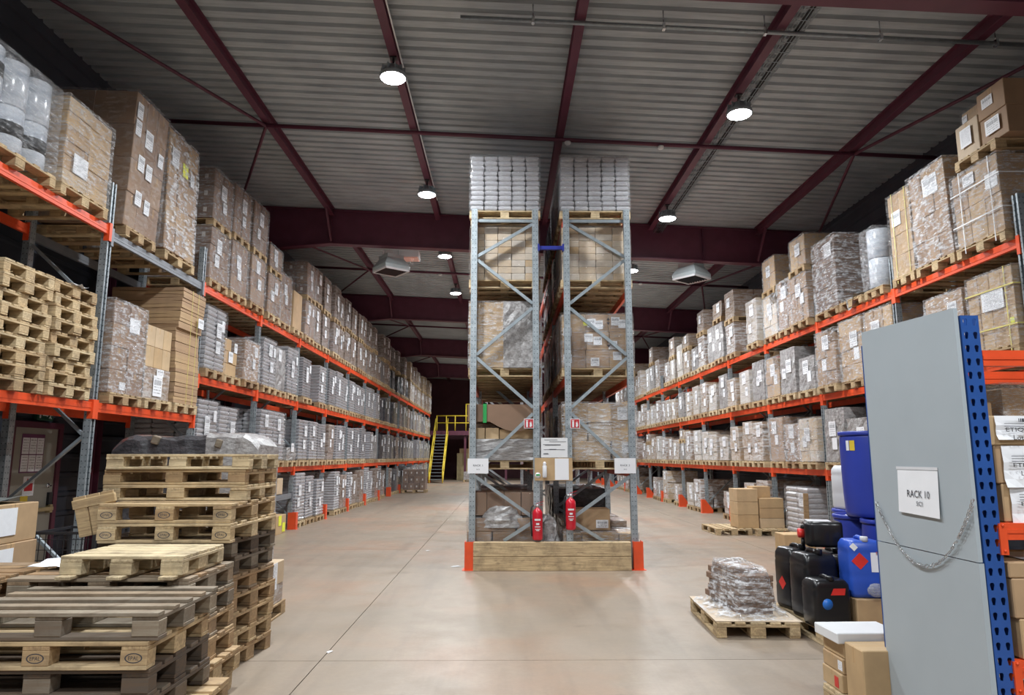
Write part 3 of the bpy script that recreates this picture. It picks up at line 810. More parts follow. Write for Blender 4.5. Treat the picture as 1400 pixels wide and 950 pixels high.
def build_pallets():
    far = sorted(PALLETS, key=lambda q: (not q['detail'], math.hypot(q['x'], q['y'])))
    r = random.Random(3)
    for q in far[:300]:
        if q['detail']:
            t = thing('pallet', q['label'], 'pallet', (q['x'], q['y'], q['z'] + 0.001), q['rz'], q['group'])
            t.rotation_euler = (q['tilt'][0], q['tilt'][1], q['rz'])
            for nm, L, W, T, x, y, z, tr in pallet_layout(q['w'], q['d'], q['h'], q['slats'], q['skids']):
                o = new(nm, wboard(L, W, T), t, (x + r.uniform(-0.004, 0.004), y + r.uniform(-0.004, 0.004), z), (0, 0, math.pi / 2 if tr else 0))
                o['tone'] = min(1.0, max(0.0, q['tone'] + r.uniform(-0.07, 0.07)))
                if q['stamp'] and nm == 'block' and y < -0.1: new('stamp', stamp_mesh(), o, (0, -W / 2 - 0.0006, T / 2))
        else:
            thing('pallet', q['label'], 'pallet', (q['x'], q['y'], q['z'] + 0.001), q['rz'], q['group'], me=pallet_joined(q['w'], q['d'], q['h']), tone=q['tone'])
    if far[300:]:
        b = MB()
        for q in far[300:]:
            me = pallet_joined(q['w'], q['d'], q['h'])
            b.add([(v.co.x + q['x'], v.co.y + q['y'], v.co.z + q['z'] + 0.001) for v in me.vertices], [tuple(p.vertices) for p in me.polygons])
        o = new('distant_pallets', b.mesh('distant_pallets', M['wood']), tone=0.3)
        o['kind'] = 'stuff'; o['label'] = 'small wooden pallets under the loads at the far end of both racks'


# ---------------------------------------------------------------- load library
CB = {}


def carton_mesh(w, d, h, m='card'):
    k = (round(w, 3), round(d, 3), round(h, 3), m)
    if k not in CB:
        b = MB(); b.bevbox(-w / 2, w / 2, -d / 2, d / 2, 0, h, 0.006); CB[k] = b.mesh('carton', M[m])
    return CB[k]


def film_shell(seed, nx=5, ny=5, nz=7, amp=0.02):
    """crumpled unit film shell, open at the bottom: x,y in -.5..5, z in 0..1"""
    r = random.Random(seed); b = MB(); vs = []; fs = []
    ring = [(-0.5 + i / nx, -0.5) for i in range(nx)] + [(0.5, -0.5 + i / ny) for i in range(ny)] + [(0.5 - i / nx, 0.5) for i in range(nx)] + [(-0.5, 0.5 - i / ny) for i in range(ny)]
    n = len(ring)
    for k in range(nz + 1):
        z = k / nz
        for (x, y) in ring:
            q = 1 + r.uniform(0, amp) + (0.0 if 0 < k < nz else -0.004)
            vs.append((x * q, y * q, min(1, z + (r.uniform(-0.03, 0.03) if 0 < k < nz else 0))))
    for k in range(nz):
        for i in range(n): fs.append((k * n + i, k * n + (i + 1) % n, (k + 1) * n + (i + 1) % n, (k + 1) * n + i))
    c = len(vs); vs.append((0, 0, 1.004))
    for i in range(n): fs.append((nz * n + i, nz * n + (i + 1) % n, c))
    b.add(vs, fs, 0, False)
    return b


SHELL = [film_shell(s).mesh('stretch_film', M['film']) for s in range(4)]
SHELL_DARK = [film_shell(40 + s, 6, 6, 8, 0.05).mesh('dark_film', M['film_dark']) for s in range(3)]
SHELL_GREY = [film_shell(60 + s, 6, 6, 8, 0.05).mesh('grey_film', M['film_grey']) for s in range(3)]
LABEL = None


def label_meshes():
    global LABEL
    b = MB(); b.box(0, 0.003, -0.5, 0.5, -0.5, 0.5)
    LABEL = {'label': b.mesh('paper_label', M['label']), 'sheet': b.mesh('paper_label', M['sheet']), 'notice': b.mesh('paper_label', M['notice']), 'yellow': b.mesh('yellow_label', M['yellow_paper']), 'paper': b.mesh('paper_label', M['paper'])}


label_meshes()


def put_label(t, face, sx, sy, u, v, w, h, kind='label', off=0.012, tilt=0.0):
    """a paper on a face of a load whose half sizes are sx, sy; u along the face, v up"""
    rz = {'+x': 0, '-x': math.pi, '-y': -math.pi / 2, '+y': math.pi / 2}[face]
    loc = {'+x': (sx + off, u, v), '-x': (-sx - off, -u, v), '-y': (u, -sy - off, v), '+y': (-u, sy + off, v)}[face]
    return new('yellow_label' if kind == 'yellow' else 'paper_label', LABEL[kind], t, loc, (tilt, 0, rz), (1, w, h))


def carton_load(label, loc, rz, size, grid, tone=0.5, film=0.6, labels=(), group=None, sticker=False, jit=0.01, tops=(), name='carton_load', shell=None, lean=(0, 0)):
    """cartons one by one inside clear film; size w (x), d (y), h; grid nx, ny, nz; tops: extra cartons missing from the top layer"""
    w, d, h = size; nx, ny, nz = grid
    t = thing(name, label, 'load', loc, rz, group)
    t.rotation_euler = (lean[0], lean[1], rz); t.location.z += abs(lean[0]) * d / 2 + abs(lean[1]) * w / 2
    r = random.Random(hash((round(loc[0], 2), round(loc[1], 2), round(loc[2], 2))) & 0xffff)
    cw, cdp, ch = w / nx, d / ny, h / nz
    me = carton_mesh(cw - 0.006, cdp - 0.006, ch - 0.002, 'card_sticker' if sticker else 'card')
    for k in range(nz):
        for i in range(nx):
            for j in range(ny):
                if 0 < i < nx - 1 and 0 < j < ny - 1 and k < nz - 1: continue
                if k == nz - 1 and (i, j) in tops: continue
                o = new('carton', me, t, (-w / 2 + cw * (i + 0.5) + r.uniform(-jit, jit), -d / 2 + cdp * (j + 0.5) + r.uniform(-jit, jit), k * ch), (0, 0, r.uniform(-0.01, 0.01)))
                o['tone'] = min(1, max(0, tone + r.uniform(-0.06, 0.06)))
    if film > 0:
        f = new('stretch_film', (shell or SHELL)[r.randrange(3)], t, (0, 0, 0.001), (0, 0, r.choice((0, math.pi))), (w + 0.03, d + 0.03, h + 0.02))
        f['film'] = film
    for lb in labels: put_label(t, lb[0], w / 2, d / 2, *lb[1:])
    return t


def layer_mesh(w, d, h, ncx, ncy, seed=0):
    """one shrink-wrapped layer: ncx by ncy packs with bulging sides"""
    r = random.Random(seed); b = MB()
    for i in range(ncx):
        for j in range(ncy):
            x0, x1 = -w / 2 + w / ncx * i + 0.003, -w / 2 + w / ncx * (i + 1) - 0.003
            y0, y1 = -d / 2 + d / ncy * j + 0.003, -d / 2 + d / ncy * (j + 1) - 0.003
            ins = 0.022; vs = []
            for z, q in ((0.0, ins), (h * 0.3, 0.004), (h * 0.7, 0.0), (h * 0.98, ins)):
                q += r.uniform(0, 0.004)
                vs += [(x0 + q, y0 + q, z), (x1 - q, y0 + q, z), (x1 - q, y1 - q, z), (x0 + q, y1 - q, z)]
            fs = [(3, 2, 1, 0), (12, 13, 14, 15)]
            for k in range(3):
                for a in range(4): fs.append((k * 4 + a, k * 4 + (a + 1) % 4, k * 4 + 4 + (a + 1) % 4, k * 4 + 4 + a))
            b.add(vs, fs)
    return b


LM = {}


def layered_load(label, loc, rz, size, nl, cols=(3, 2), tone=0.5, labels=(), group=None, film=0.25, parts=True, name='layered_load'):
    w, d, h = size; lh = h / nl
    k = (round(w, 2), round(d, 2), round(lh, 4), cols)
    if k not in LM: LM[k] = [layer_mesh(w, d, lh, cols[0], cols[1], s).mesh('bundle_layer', M['layer']) for s in range(2)]
    r = random.Random(hash((round(loc[0], 2), round(loc[1], 2), round(loc[2], 2))) & 0xffff)
    t = thing(name, label, 'load', loc, rz, group)
    for i in range(nl):
        o = new('bundle_layer', LM[k][i % 2], t, (r.uniform(-0.008, 0.008), r.uniform(-0.008, 0.008), i * lh), (0, 0, math.pi if r.random() < 0.5 else 0))
        o['tone'] = tone + r.uniform(-0.05, 0.05)
    if film > 0:
        f = new('stretch_film', SHELL[r.randrange(3)], t, (0, 0, 0.001), (0, 0, 0), (w + 0.025, d + 0.025, h + 0.015)); f['film'] = film
    for lb in labels: put_label(t, lb[0], w / 2, d / 2, *lb[1:])
    return t


# joined loads (seen small): unit footprint 1.16 x 0.78, unit height
def lib_cartons(nx, ny, nz, seed, step=False):
    r = random.Random(seed); b = MB()
    W, D = 1.16, 0.76
    drop = {(r.randrange(nx), r.randrange(ny)) for _ in range(2)} if step else set()
    for k in range(nz):
        for i in range(nx):
            for j in range(ny):
                if 0 < i < nx - 1 and 0 < j < ny - 1 and k < nz - 1: continue
                if k == nz - 1 and (i, j) in drop: continue
                jx, jy = r.uniform(-0.012, 0.012), r.uniform(-0.012, 0.012)
                b.box(-W / 2 + W / nx * i + 0.004 + jx, -W / 2 + W / nx * (i + 1) - 0.004 + jx, -D / 2 + D / ny * j + 0.004 + jy, -D / 2 + D / ny * (j + 1) - 0.004 + jy, k / nz, (k + 1) / nz - 0.006)
    return b


def lib_layers(nl, seed):
    b = MB()
    for i in range(nl):
        q = layer_mesh(1.16, 0.77, 1.0 / nl, 2, 2, seed + i)
        b.add([(x, y, z + i / nl) for x, y, z in q.v], q.f)
    return b


LIB = {'cartons': [], 'layers': [], 'bag': []}
for s in range(8):
    b = lib_cartons((2, 3, 2, 3)[s % 4], (2, 2, 1, 2)[s % 4], (3, 4, 5, 6)[(s * 3) % 4], s, s % 3 == 1)
    LIB['cartons'].append(b.mesh('wrapped_cartons', M['card_wrap']))
for s in range(4): LIB['layers'].append(lib_layers(12 + s, s * 20).mesh('wrapped_layers', M['layer']))


def joined_load(kind, label, loc, rz, h, tone, film, group, labels=(), name=None):
    r = random.Random(hash((round(loc[0], 2), round(loc[1], 2), round(loc[2], 2))) & 0xffff)
    d = {'cartons': 'carton_load', 'layers': 'layered_load', 'dark': 'wrapped_load', 'grey': 'wrapped_load'}
    if kind in ('dark', 'grey'):
        me = (SHELL_DARK if kind == 'dark' else SHELL_GREY)[r.randrange(3)]; sc = (1.1, 0.72, h)
    else:
        me = LIB[kind][r.randrange(len(LIB[kind]))]; sc = (r.uniform(0.97, 1.02), r.uniform(0.95, 1.01), h)
    t = thing(name or d[kind], label, 'load', (loc[0], loc[1], loc[2] + 0.006), rz, group)
    t.rotation_euler = (r.uniform(-0.006, 0.006), r.uniform(-0.006, 0.006), rz + r.uniform(-0.03, 0.03))
    o = new({'cartons': 'wrapped_cartons', 'layers': 'wrapped_layers'}.get(kind, 'wrapping_film'), me, t, (0, 0, 0), (0, 0, 0), sc, tone=tone, film=film)
    for lb in labels: put_label(t, lb[0], 0.575 * sc[0] if kind in ('cartons', 'layers') else 0.56, 0.39, *lb[1:])
    return t

# ---------------------------------------------------------------- filling the racks
PL_X, PR_X = FX_L - 0.53, FX_R + 0.53
TIERS = ['floor level', 'first beam level', 'second beam level', 'top level']
SPOT = ['first', 'middle', 'last']


def place(rack, tier, bay, spot): return '%s of %s rack, %s bay, %s place' % (TIERS[tier], rack, ORD[bay], SPOT[spot])


def pal_for(what, x, y, z, tone=0.25, detail=False, rz=0.0, group=None, **kw):
    return pallet(x, y, z, 'wooden pallet, ' + what, rz, tone=tone, detail=detail, group=group or 'pallets under rack loads', **kw)


def fill_left():
    r = random.Random(11); G = 'loads on the exit-door rack'; rk = 'exit-door'
    L2 = [('+x', 0.15, 0.62, 0.2, 0.26), ('+x', -0.12, 0.5, 0.18, 0.22)]
    # bay 1: two stacks of empty pallets, rolls and cartons above
    for s, (yc, n) in enumerate(((7.28, 9), (8.16, 9))):
        z = 2.41
        for k in range(n):
            nm = 'topmost' if k == n - 1 else 'lowest' if k == 0 else ORD[n - 1 - k] + ' from the top'
            pallet(PL_X + r.uniform(-0.03, 0.03), yc + r.uniform(-0.025, 0.025), z, 'empty pallet, %s of the %s stack on the exit-door rack' % (nm, ('nearer', 'farther')[s]), r.uniform(-0.02, 0.02), tone=r.choice((0.2, 0.25, 0.3, 0.35, 0.88 if (s, k) == (0, 5) else 0.28)), detail=True, group='empty pallets stacked on the exit-door rack')
            z += 0.1475
        if s == 1:
            b = MB(); n_ = 6
            vs = [(-0.18 + 0.06 * i, -0.12 + 0.05 * j, 0.012 + 0.02 * math.sin(i * 1.7 + j * 2.1) * (i > 0)) for i in range(7) for j in range(6)]
            b.add(vs, [(i * 6 + j, i * 6 + 6 + j, i * 6 + 7 + j, i * 6 + j + 1) for i in range(6) for j in range(5)])
            thing('loose_paper', 'crumpled white paper on the farther stack of empty pallets', 'paper', (PL_X + 0.45, yc, z - 0.004), me=b.mesh('loose_paper', M['paper']))
    z = pal_for('under the clear film rolls, top level of the exit-door rack', PL_X, 6.95, 4.71, 0.3, True, d=1.15)
    rolls('two-tier load of clear film rolls with dark cores, top level of exit-door rack', PL_X, 6.95, z, 3, 3, 0.375, 2, 0.5)
    z = pal_for('under the flat kraft cartons beside the film rolls', PL_X, 8.1, 4.71, 0.3, True, d=0.95)
    carton_load('kraft flat cartons in glossy film beside the film rolls, top of exit-door rack', (PL_X, 8.1, z), 0, (1.16, 0.92, 1.06), (2, 2, 6), 0.3, 0.9, [('+x', -0.15, 0.3, 0.28, 0.24, 'paper')], G)
    # bay 2
    z = pal_for('under the tall brown cartons with eight labels', PL_X, 9.42, 4.66, 0.35, True)
    carton_load('tall brown carton load with eight white labels, leaning, top of exit-door rack', (PL_X, 9.42, z), 0, (1.16, 0.9, 1.9), (2, 3, 4), 0.68, 0.35,
                [('+x', -0.06, 1.35, 0.2, 0.26), ('+x', 0.3, 1.2, 0.14, 0.2), ('+x', -0.2, 0.95, 0.16, 0.22), ('+x', 0.02, 0.9, 0.16, 0.22), ('+x', -0.18, 0.45, 0.16, 0.2), ('+x', 0.06, 0.4, 0.14, 0.2), ('+x', -0.36, 1.65, 0.14, 0.22), ('+x', -0.36, 1.4, 0.14, 0.22)], G, lean=(0, 0.025))
    z = pal_for('under the film-wrapped load with the yellow label', PL_X, 10.6, 4.66, 0.35, True, d=1.0)
    carton_load('film-wrapped carton load with a yellow label between white ones, top of exit-door rack', (PL_X, 10.6, z), 0, (1.14, 1.0, 1.92), (2, 3, 5), 0.5, 1.1,
                [('+x', -0.3, 1.5, 0.22, 0.3), ('+x', 0.04, 1.42, 0.18, 0.22, 'yellow'), ('+x', 0.3, 1.36, 0.12, 0.22)], G, lean=(0, -0.02), jit=0.02)
    z = pal_for('under the glossy grey-brown wrapped load beside the empty pallets', PL_X, 9.38, 2.41, 0.4, True)
    carton_load('glossy grey-brown wrapped load right beside the stacked empty pallets', (PL_X, 9.38, z), 0, (1.14, 0.84, 1.22), (2, 2, 4), 0.68, 1.0, [('+x', 0.1, 0.95, 0.26, 0.2, 'paper'), ('+x', -0.1, 0.1, 0.14, 0.1, 'paper')], G)
    z = pal_for('under the stepped kraft cartons', PL_X, 10.27, 2.41, 0.3, True)
    t = thing('carton_load', 'stepped load of kraft cartons on a wrapped base carton, exit-door rack', 'load', (PL_X, 10.27, z), 0, G)
    me = carton_mesh(1.1, 0.76, 0.46, 'card_wrap'); o = new('carton', me, t, tone=0.5, film=0.8)
    put_label(t, '+x', 0.55, 0.38, 0.0, 0.2, 0.26, 0.3); put_label(t, '+x', 0.55, 0.38, 0.05, 0.4, 0.2, 0.1)
    cm = carton_mesh(0.52, 0.24, 0.3)
    for i, (x, y, k) in enumerate(((0.28, -0.25, 0), (0.28, 0.0, 0), (0.28, 0.25, 0), (0.28, -0.25, 1), (0.28, 0.0, 1), (0.28, 0.25, 1), (-0.26, -0.25, 0), (-0.26, 0.0, 0), (-0.26, -0.25, 1), (-0.26, -0.25, 2))):
        new('carton', cm, t, (x, y, 0.462 + 0.302 * k), tone=0.25)
    z = pal_for('under the bale of flattened cartons', PL_X, 11.17, 2.41, 0.2, True)
    bale('tall strapped bale of flattened brown cartons, wavy edges, exit-door rack', (PL_X, 11.17, z), G)
    put = None
    # bays 3..15
    for bay in range(2, 15):
        y0 = UL[bay]; ys = [y0 + 0.52, y0 + 1.42, y0 + 2.33]
        near = bay <= 3
        dark = 8 <= bay <= 10
        for tier in (3, 2, 1, 0):
            zb = 0.0 if tier == 0 else LV_L[tier - 1]
            for sp, y in enumerate(ys):
                pl = place(rk, tier, bay, sp)
                if tier == 0 and (bay == 2 or bay == 3): continue
                if tier == 0 and r.random() < 0.18 and bay != 4: continue
                if r.random() < 0.05 and bay > 3: continue
                kind = 'layers' if tier in (1, 2) else 'cartons' if tier == 3 else r.choice(('layers', 'layers', 'cartons', 'layers'))
                if tier in (1, 2) and r.random() < (0.12 if bay < 8 else 0.4): kind = r.choice(('cartons', 'grey'))
                if dark and r.random() < 0.6: kind = r.choice(('dark', 'cartons', 'dark', 'layers'))
                h = {3: r.uniform(0.86, 0.98), 2: r.uniform(0.98, 1.14), 1: r.uniform(0.98, 1.1), 0: r.uniform(0.95, 1.2)}[tier]
                xo = PL_X + r.uniform(-0.04, 0.05)
                if bay == 3 and tier == 3 and sp < 2:
                    h = (0.86, 1.12)[sp]
                if (bay, tier, sp) in ((2, 1, 2), (3, 1, 2)):   # clutter bags instead of a full load
                    z = pal_for(pl, xo, y, zb, 0.3, near)
                    joined_load('grey', 'slumped white wrapped sacks, ' + pl, (xo, y, z), 0, 0.55 if bay == 2 else 0.3, 0.2, 0.8, G, [('+x', 0.05, 0.3, 0.2, 0.2)]); continue
                if bay == 2 and tier == 2 and sp == 1:
                    z = pal_for(pl, xo, y, zb, 0.3, True)
                    carton_load('kraft cartons in a loose column, ' + pl, (xo + 0.1, y - 0.05, z), 0, (0.9, 0.62, 0.68), (2, 2, 3), 0.3, 0, [('+x', -0.02, 0.35, 0.2, 0.2), ('+x', 0.2, 0.55, 0.14, 0.18)], G, tops=((1, 1),)); continue
                if bay == 2 and tier == 2 and sp == 2:
                    z = pal_for(pl, xo, y - 0.1, zb, 0.5, True)
                    carton_load('brown carton load in thick film, ' + pl, (xo, y - 0.1, z), 0, (1.14, 0.84, 0.78), (2, 2, 2), 0.6, 1.1, [('+x', 0.2, 0.6, 0.16, 0.2), ('+x', 0.1, 0.35, 0.14, 0.2)], G); continue
                if bay == 3 and tier == 3 and sp == 2:
                    z = pal_for(pl, xo, y, zb, 0.25, True)
                    carton_load('open-topped plain kraft carton, ' + pl, (xo, y, z), 0, (1.1, 0.7, 0.92), (1, 1, 1), 0.3, 0, (), G)
                    continue
                pz_ = pal_for(pl, xo, y, zb, r.uniform(0.15, 0.45), near)
                labs = [('+x', r.uniform(-0.1, 0.2), h * r.uniform(0.6, 0.8), 0.2, 0.26), ('+x', r.uniform(-0.2, 0.1), h * r.uniform(0.35, 0.5), 0.18, 0.22)]
                if r.random() < 0.4: labs.append(('+x', 0.25, h * 0.75, 0.12, 0.2, 'paper'))
                if kind == 'layers':
                    lb = 'silvery layered load in shrink film, ' + pl
                    if near: layered_load(lb, (xo, y, pz_), 0, (1.15, 0.82, h), 14 if tier != 1 else 13, (3, 2), r.uniform(0.3, 0.5), labs, G)
                    else: joined_load('layers', lb, (xo, y, pz_), 0, h, r.uniform(0.3, 0.65) if not dark else 0.9, 0.4, G, labs if bay < 9 else labs[:1])
                elif kind == 'cartons':
                    tone = r.uniform(0.72, 0.85) if bay < 8 else r.choice((0.9, 0.8)) if dark else r.choice((0.05, 0.3, 0.6, 0.1))
                    lb = ('brown labelled carton load, ' if tone > 0.45 else 'pale wrapped carton load, ') + pl
                    if near or (bay == 4 and tier == 3 and sp == 0): carton_load(lb, (xo, y, pz_), 0, (1.16, 0.82, h), (4, 2, 3) if tier == 3 else (2, 2, 3), tone, 0.7, labs, G, sticker=tier == 3)
                    else: joined_load('cartons', lb, (xo, y, pz_), 0, h, tone, 0.4 if tone > 0.45 else 0.9, G, labs if bay < 9 else labs[:1])
                else:
                    joined_load(kind, ('dark film-wrapped load, ' if kind == 'dark' else 'pale film-wrapped bulky load, ') + pl, (xo, y, pz_), 0, h * r.uniform(0.8, 1), 0.5, 0.7, G, labs[:1])
                if tier == 3 and r.random() < (0.95 if bay < 9 else 0.75):
                    h2 = r.uniform(0.84, 1.0)
                    if bay == 3: h2 = (0.5, 0)[sp] if sp < 2 else 0
                    if bay == 2: h2 = (0.92, 0.95, 0.98)[sp]
                    if h2 == 0: continue
                    z2 = pal_for('stacked between two loads, ' + pl, xo, y, pz_ + h, 0.35, near)
                    lb = 'upper brown carton load stacked above another, ' + pl
                    l2 = [('+x', r.uniform(-0.05, 0.15), h2 * r.uniform(0.55, 0.75), 0.22, 0.28), ('+x', r.uniform(-0.2, 0.1), h2 * 0.35, 0.16, 0.2)]
                    tone = r.uniform(0.75, 0.88) if bay < 8 else 0.95 if dark else r.choice((0.3, 0.65, 0.1))
                    if near or (bay == 4 and sp == 0): carton_load(lb, (xo, y, z2), 0, (1.16, 0.82, h2), (4, 2, 3), tone, 0.7, l2, G, sticker=True)
                    else: joined_load('cartons', lb, (xo, y, z2), 0, h2, tone, 0.4, G, l2 if bay < 9 else l2[:1])
    # cartons and a yellow tag on the low shelf of bay 4
    for k, (x, y, z, w, d, h, tn, what) in enumerate(((-5.6, 15.1, 0.86, 0.9, 0.6, 0.3, 0.5, 'brown carton on the low grey shelf beam of the exit-door rack'), (-5.55, 16.2, 0.86, 0.8, 0.8, 0.36, 0.2, 'pale carton on the low grey shelf beam, beside the foot guard'),
                                                   (-5.4, 15.0, 0.0, 0.6, 0.5, 0.3, 0.6, 'small brown carton on the floor under the low shelf beam'), (-5.35, 16.3, 0.0, 0.6, 0.7, 0.42, 0.3, 'floor carton with two yellow tags by the orange foot guard'), (-5.9, 15.9, 0.0, 0.5, 0.6, 0.55, 0.45, 'taller brown carton at the back under the low shelf'))):
        if z > 0:
            b = MB(); b.box(-0.5, 0.5, -0.5, 0.5, -0.02, 0); thing('shelf_board', 'thin chipboard shelf, %s on the low grey beams' % ('first' if k == 0 else 'second'), 'shelf', (-5.68, y, 0.88), me=b.mesh('shelf_board', M['wood']), tone=0.5); z = 0.88
        t = thing('carton', what, 'carton', (x, y, z), 0); new('carton_body', carton_mesh(w, d, h), t, tone=tn)
        if k == 3:
            put_label(t, '+x', w / 2, d / 2, -0.1, 0.3, 0.2, 0.22, 'yellow', 0.004); put_label(t, '+x', w / 2, d / 2, 0.18, 0.14, 0.2, 0.2, 'yellow', 0.004)
    # block of dark cartons standing in the aisle
    z = pal_for('under the block of dark cartons standing out in the aisle', -4.35, 35.0, 0, 0.4)
    carton_load('block of dark sticker-marked cartons standing out in the exit-door aisle', (-4.35, 35.0, z), 0, (1.1, 0.8, 0.98), (4, 2, 3), 0.85, 0.3, (), G, sticker=True)


def rolls(label, x, y, z, nx, ny, dia, tiers, h, bands=True):
    t = thing('roll_load', label, 'load', (x, y, z), 0, 'film roll loads')
    b = MB(); rr = dia / 2 - 0.008
    b.lathe([(0.04, h), (rr - 0.006, h), (rr, h - 0.008), (rr, 0.008), (rr - 0.006, 0.0), (0.04, 0.0)][::-1], 22); rm = b.mesh('film_roll', M['roll'])
    b = MB(); b.lathe([(rr + 0.002, h * 0.36), (rr + 0.002, h * 0.66)], 22); bm = b.mesh('dark_band', M['rubber'])
    b = MB(); b.lathe([(0.036, h + 0.012), (0.036, -0.0)][::-1], 10); cm = b.mesh('core', M['card'])
    for k in range(tiers):
        for i in range(nx):
            for j in range(ny):
                o = new('film_roll', rm, t, (-dia * (nx - 1) / 2 + dia * i, -dia * (ny - 1) / 2 + dia * j, k * (h + 0.012)))
                if bands and ((i + j * 2 + k) % 2 == 0 or j == 0): new('dark_band', bm, o)
                new('core', cm, o, tone=0.5)
    f = new('stretch_film', SHELL[1], t, (0, 0, 0.001), (0, 0, 0), (dia * nx + 0.03, dia * ny + 0.03, tiers * (h + 0.012) + 0.02), film=0.55)
    return t


def bale(label, loc, G):
    t = thing('flat_carton_bale', label, 'load', loc, 0, G)
    r = random.Random(5); n = 34; h = 1.82 / n
    ms = []
    for s in range(3):
        b = MB(); nx = 6; vs = []; w, d = 1.12, 0.82
        for zz in (0.001, h - 0.002):
            for i in range(nx + 1):
                x = -w / 2 + w * i / nx; q = 0.006 * math.sin(i * 1.3 + s)
                vs += [(x, -d / 2, zz + q), (x, d / 2, zz + q * 0.5)]
        m = 2 * (nx + 1); fs = []
        for i in range(nx):
            a = 2 * i
            fs += [(a, a + 1, a + 3, a + 2), (m + a, m + a + 2, m + a + 3, m + a + 1), (a, a + 2, m + a + 2, m + a), (a + 1, m + a + 1, m + a + 3, a + 3)]
        fs += [(0, m, m + 1, 1), (m - 2, m - 1, 2 * m - 1, 2 * m - 2)]
        b.add(vs, fs); ms.append(b.mesh('flat_carton', M['card']))
    for i in range(n):
        sw = 0.022 * math.sin(i * 0.21 + 0.5) + 0.035 * (1 if i > 21 else 0)
        new('flat_carton', ms[i % 3], t, (sw + r.uniform(-0.004, 0.004), r.uniform(-0.005, 0.005), i * h), (0, 0, r.uniform(-0.006, 0.006)), tone=0.42 + r.uniform(-0.05, 0.05))
    put_label(t, '+x', 0.6, 0.41, 0.25, 1.35, 0.2, 0.16, 'label', 0.03)
    for y in (-0.1, 0.12):
        b = MB(); b.box(0.625, 0.629, y - 0.004, y + 0.004, 0, 1.83); new('strap', b.mesh('strap', M['strap']), t)


def strapped(t, w, d, h, ys, zs, mat='strap'):
    for y in ys:
        b = MB(); b.box(w / 2 + 0.016, w / 2 + 0.02, y - 0.008, y + 0.008, -0.1, h + 0.02); b.box(-w / 2, w / 2 + 0.02, y - 0.008, y + 0.008, h + 0.018, h + 0.022); new('strap', b.mesh('strap', M[mat]), t)
    for z in zs:
        b = MB(); b.box(w / 2 + 0.02, w / 2 + 0.024, -d / 2 - 0.02, d / 2 + 0.02, z - 0.008, z + 0.008); b.box(-w / 2, w / 2 + 0.02, d / 2 + 0.02, d / 2 + 0.024, z - 0.008, z + 0.008); b.box(-w / 2, w / 2 + 0.02, -d / 2 - 0.024, -d / 2 - 0.02, z - 0.008, z + 0.008); new('strap', b.mesh('strap', M[mat]), t)


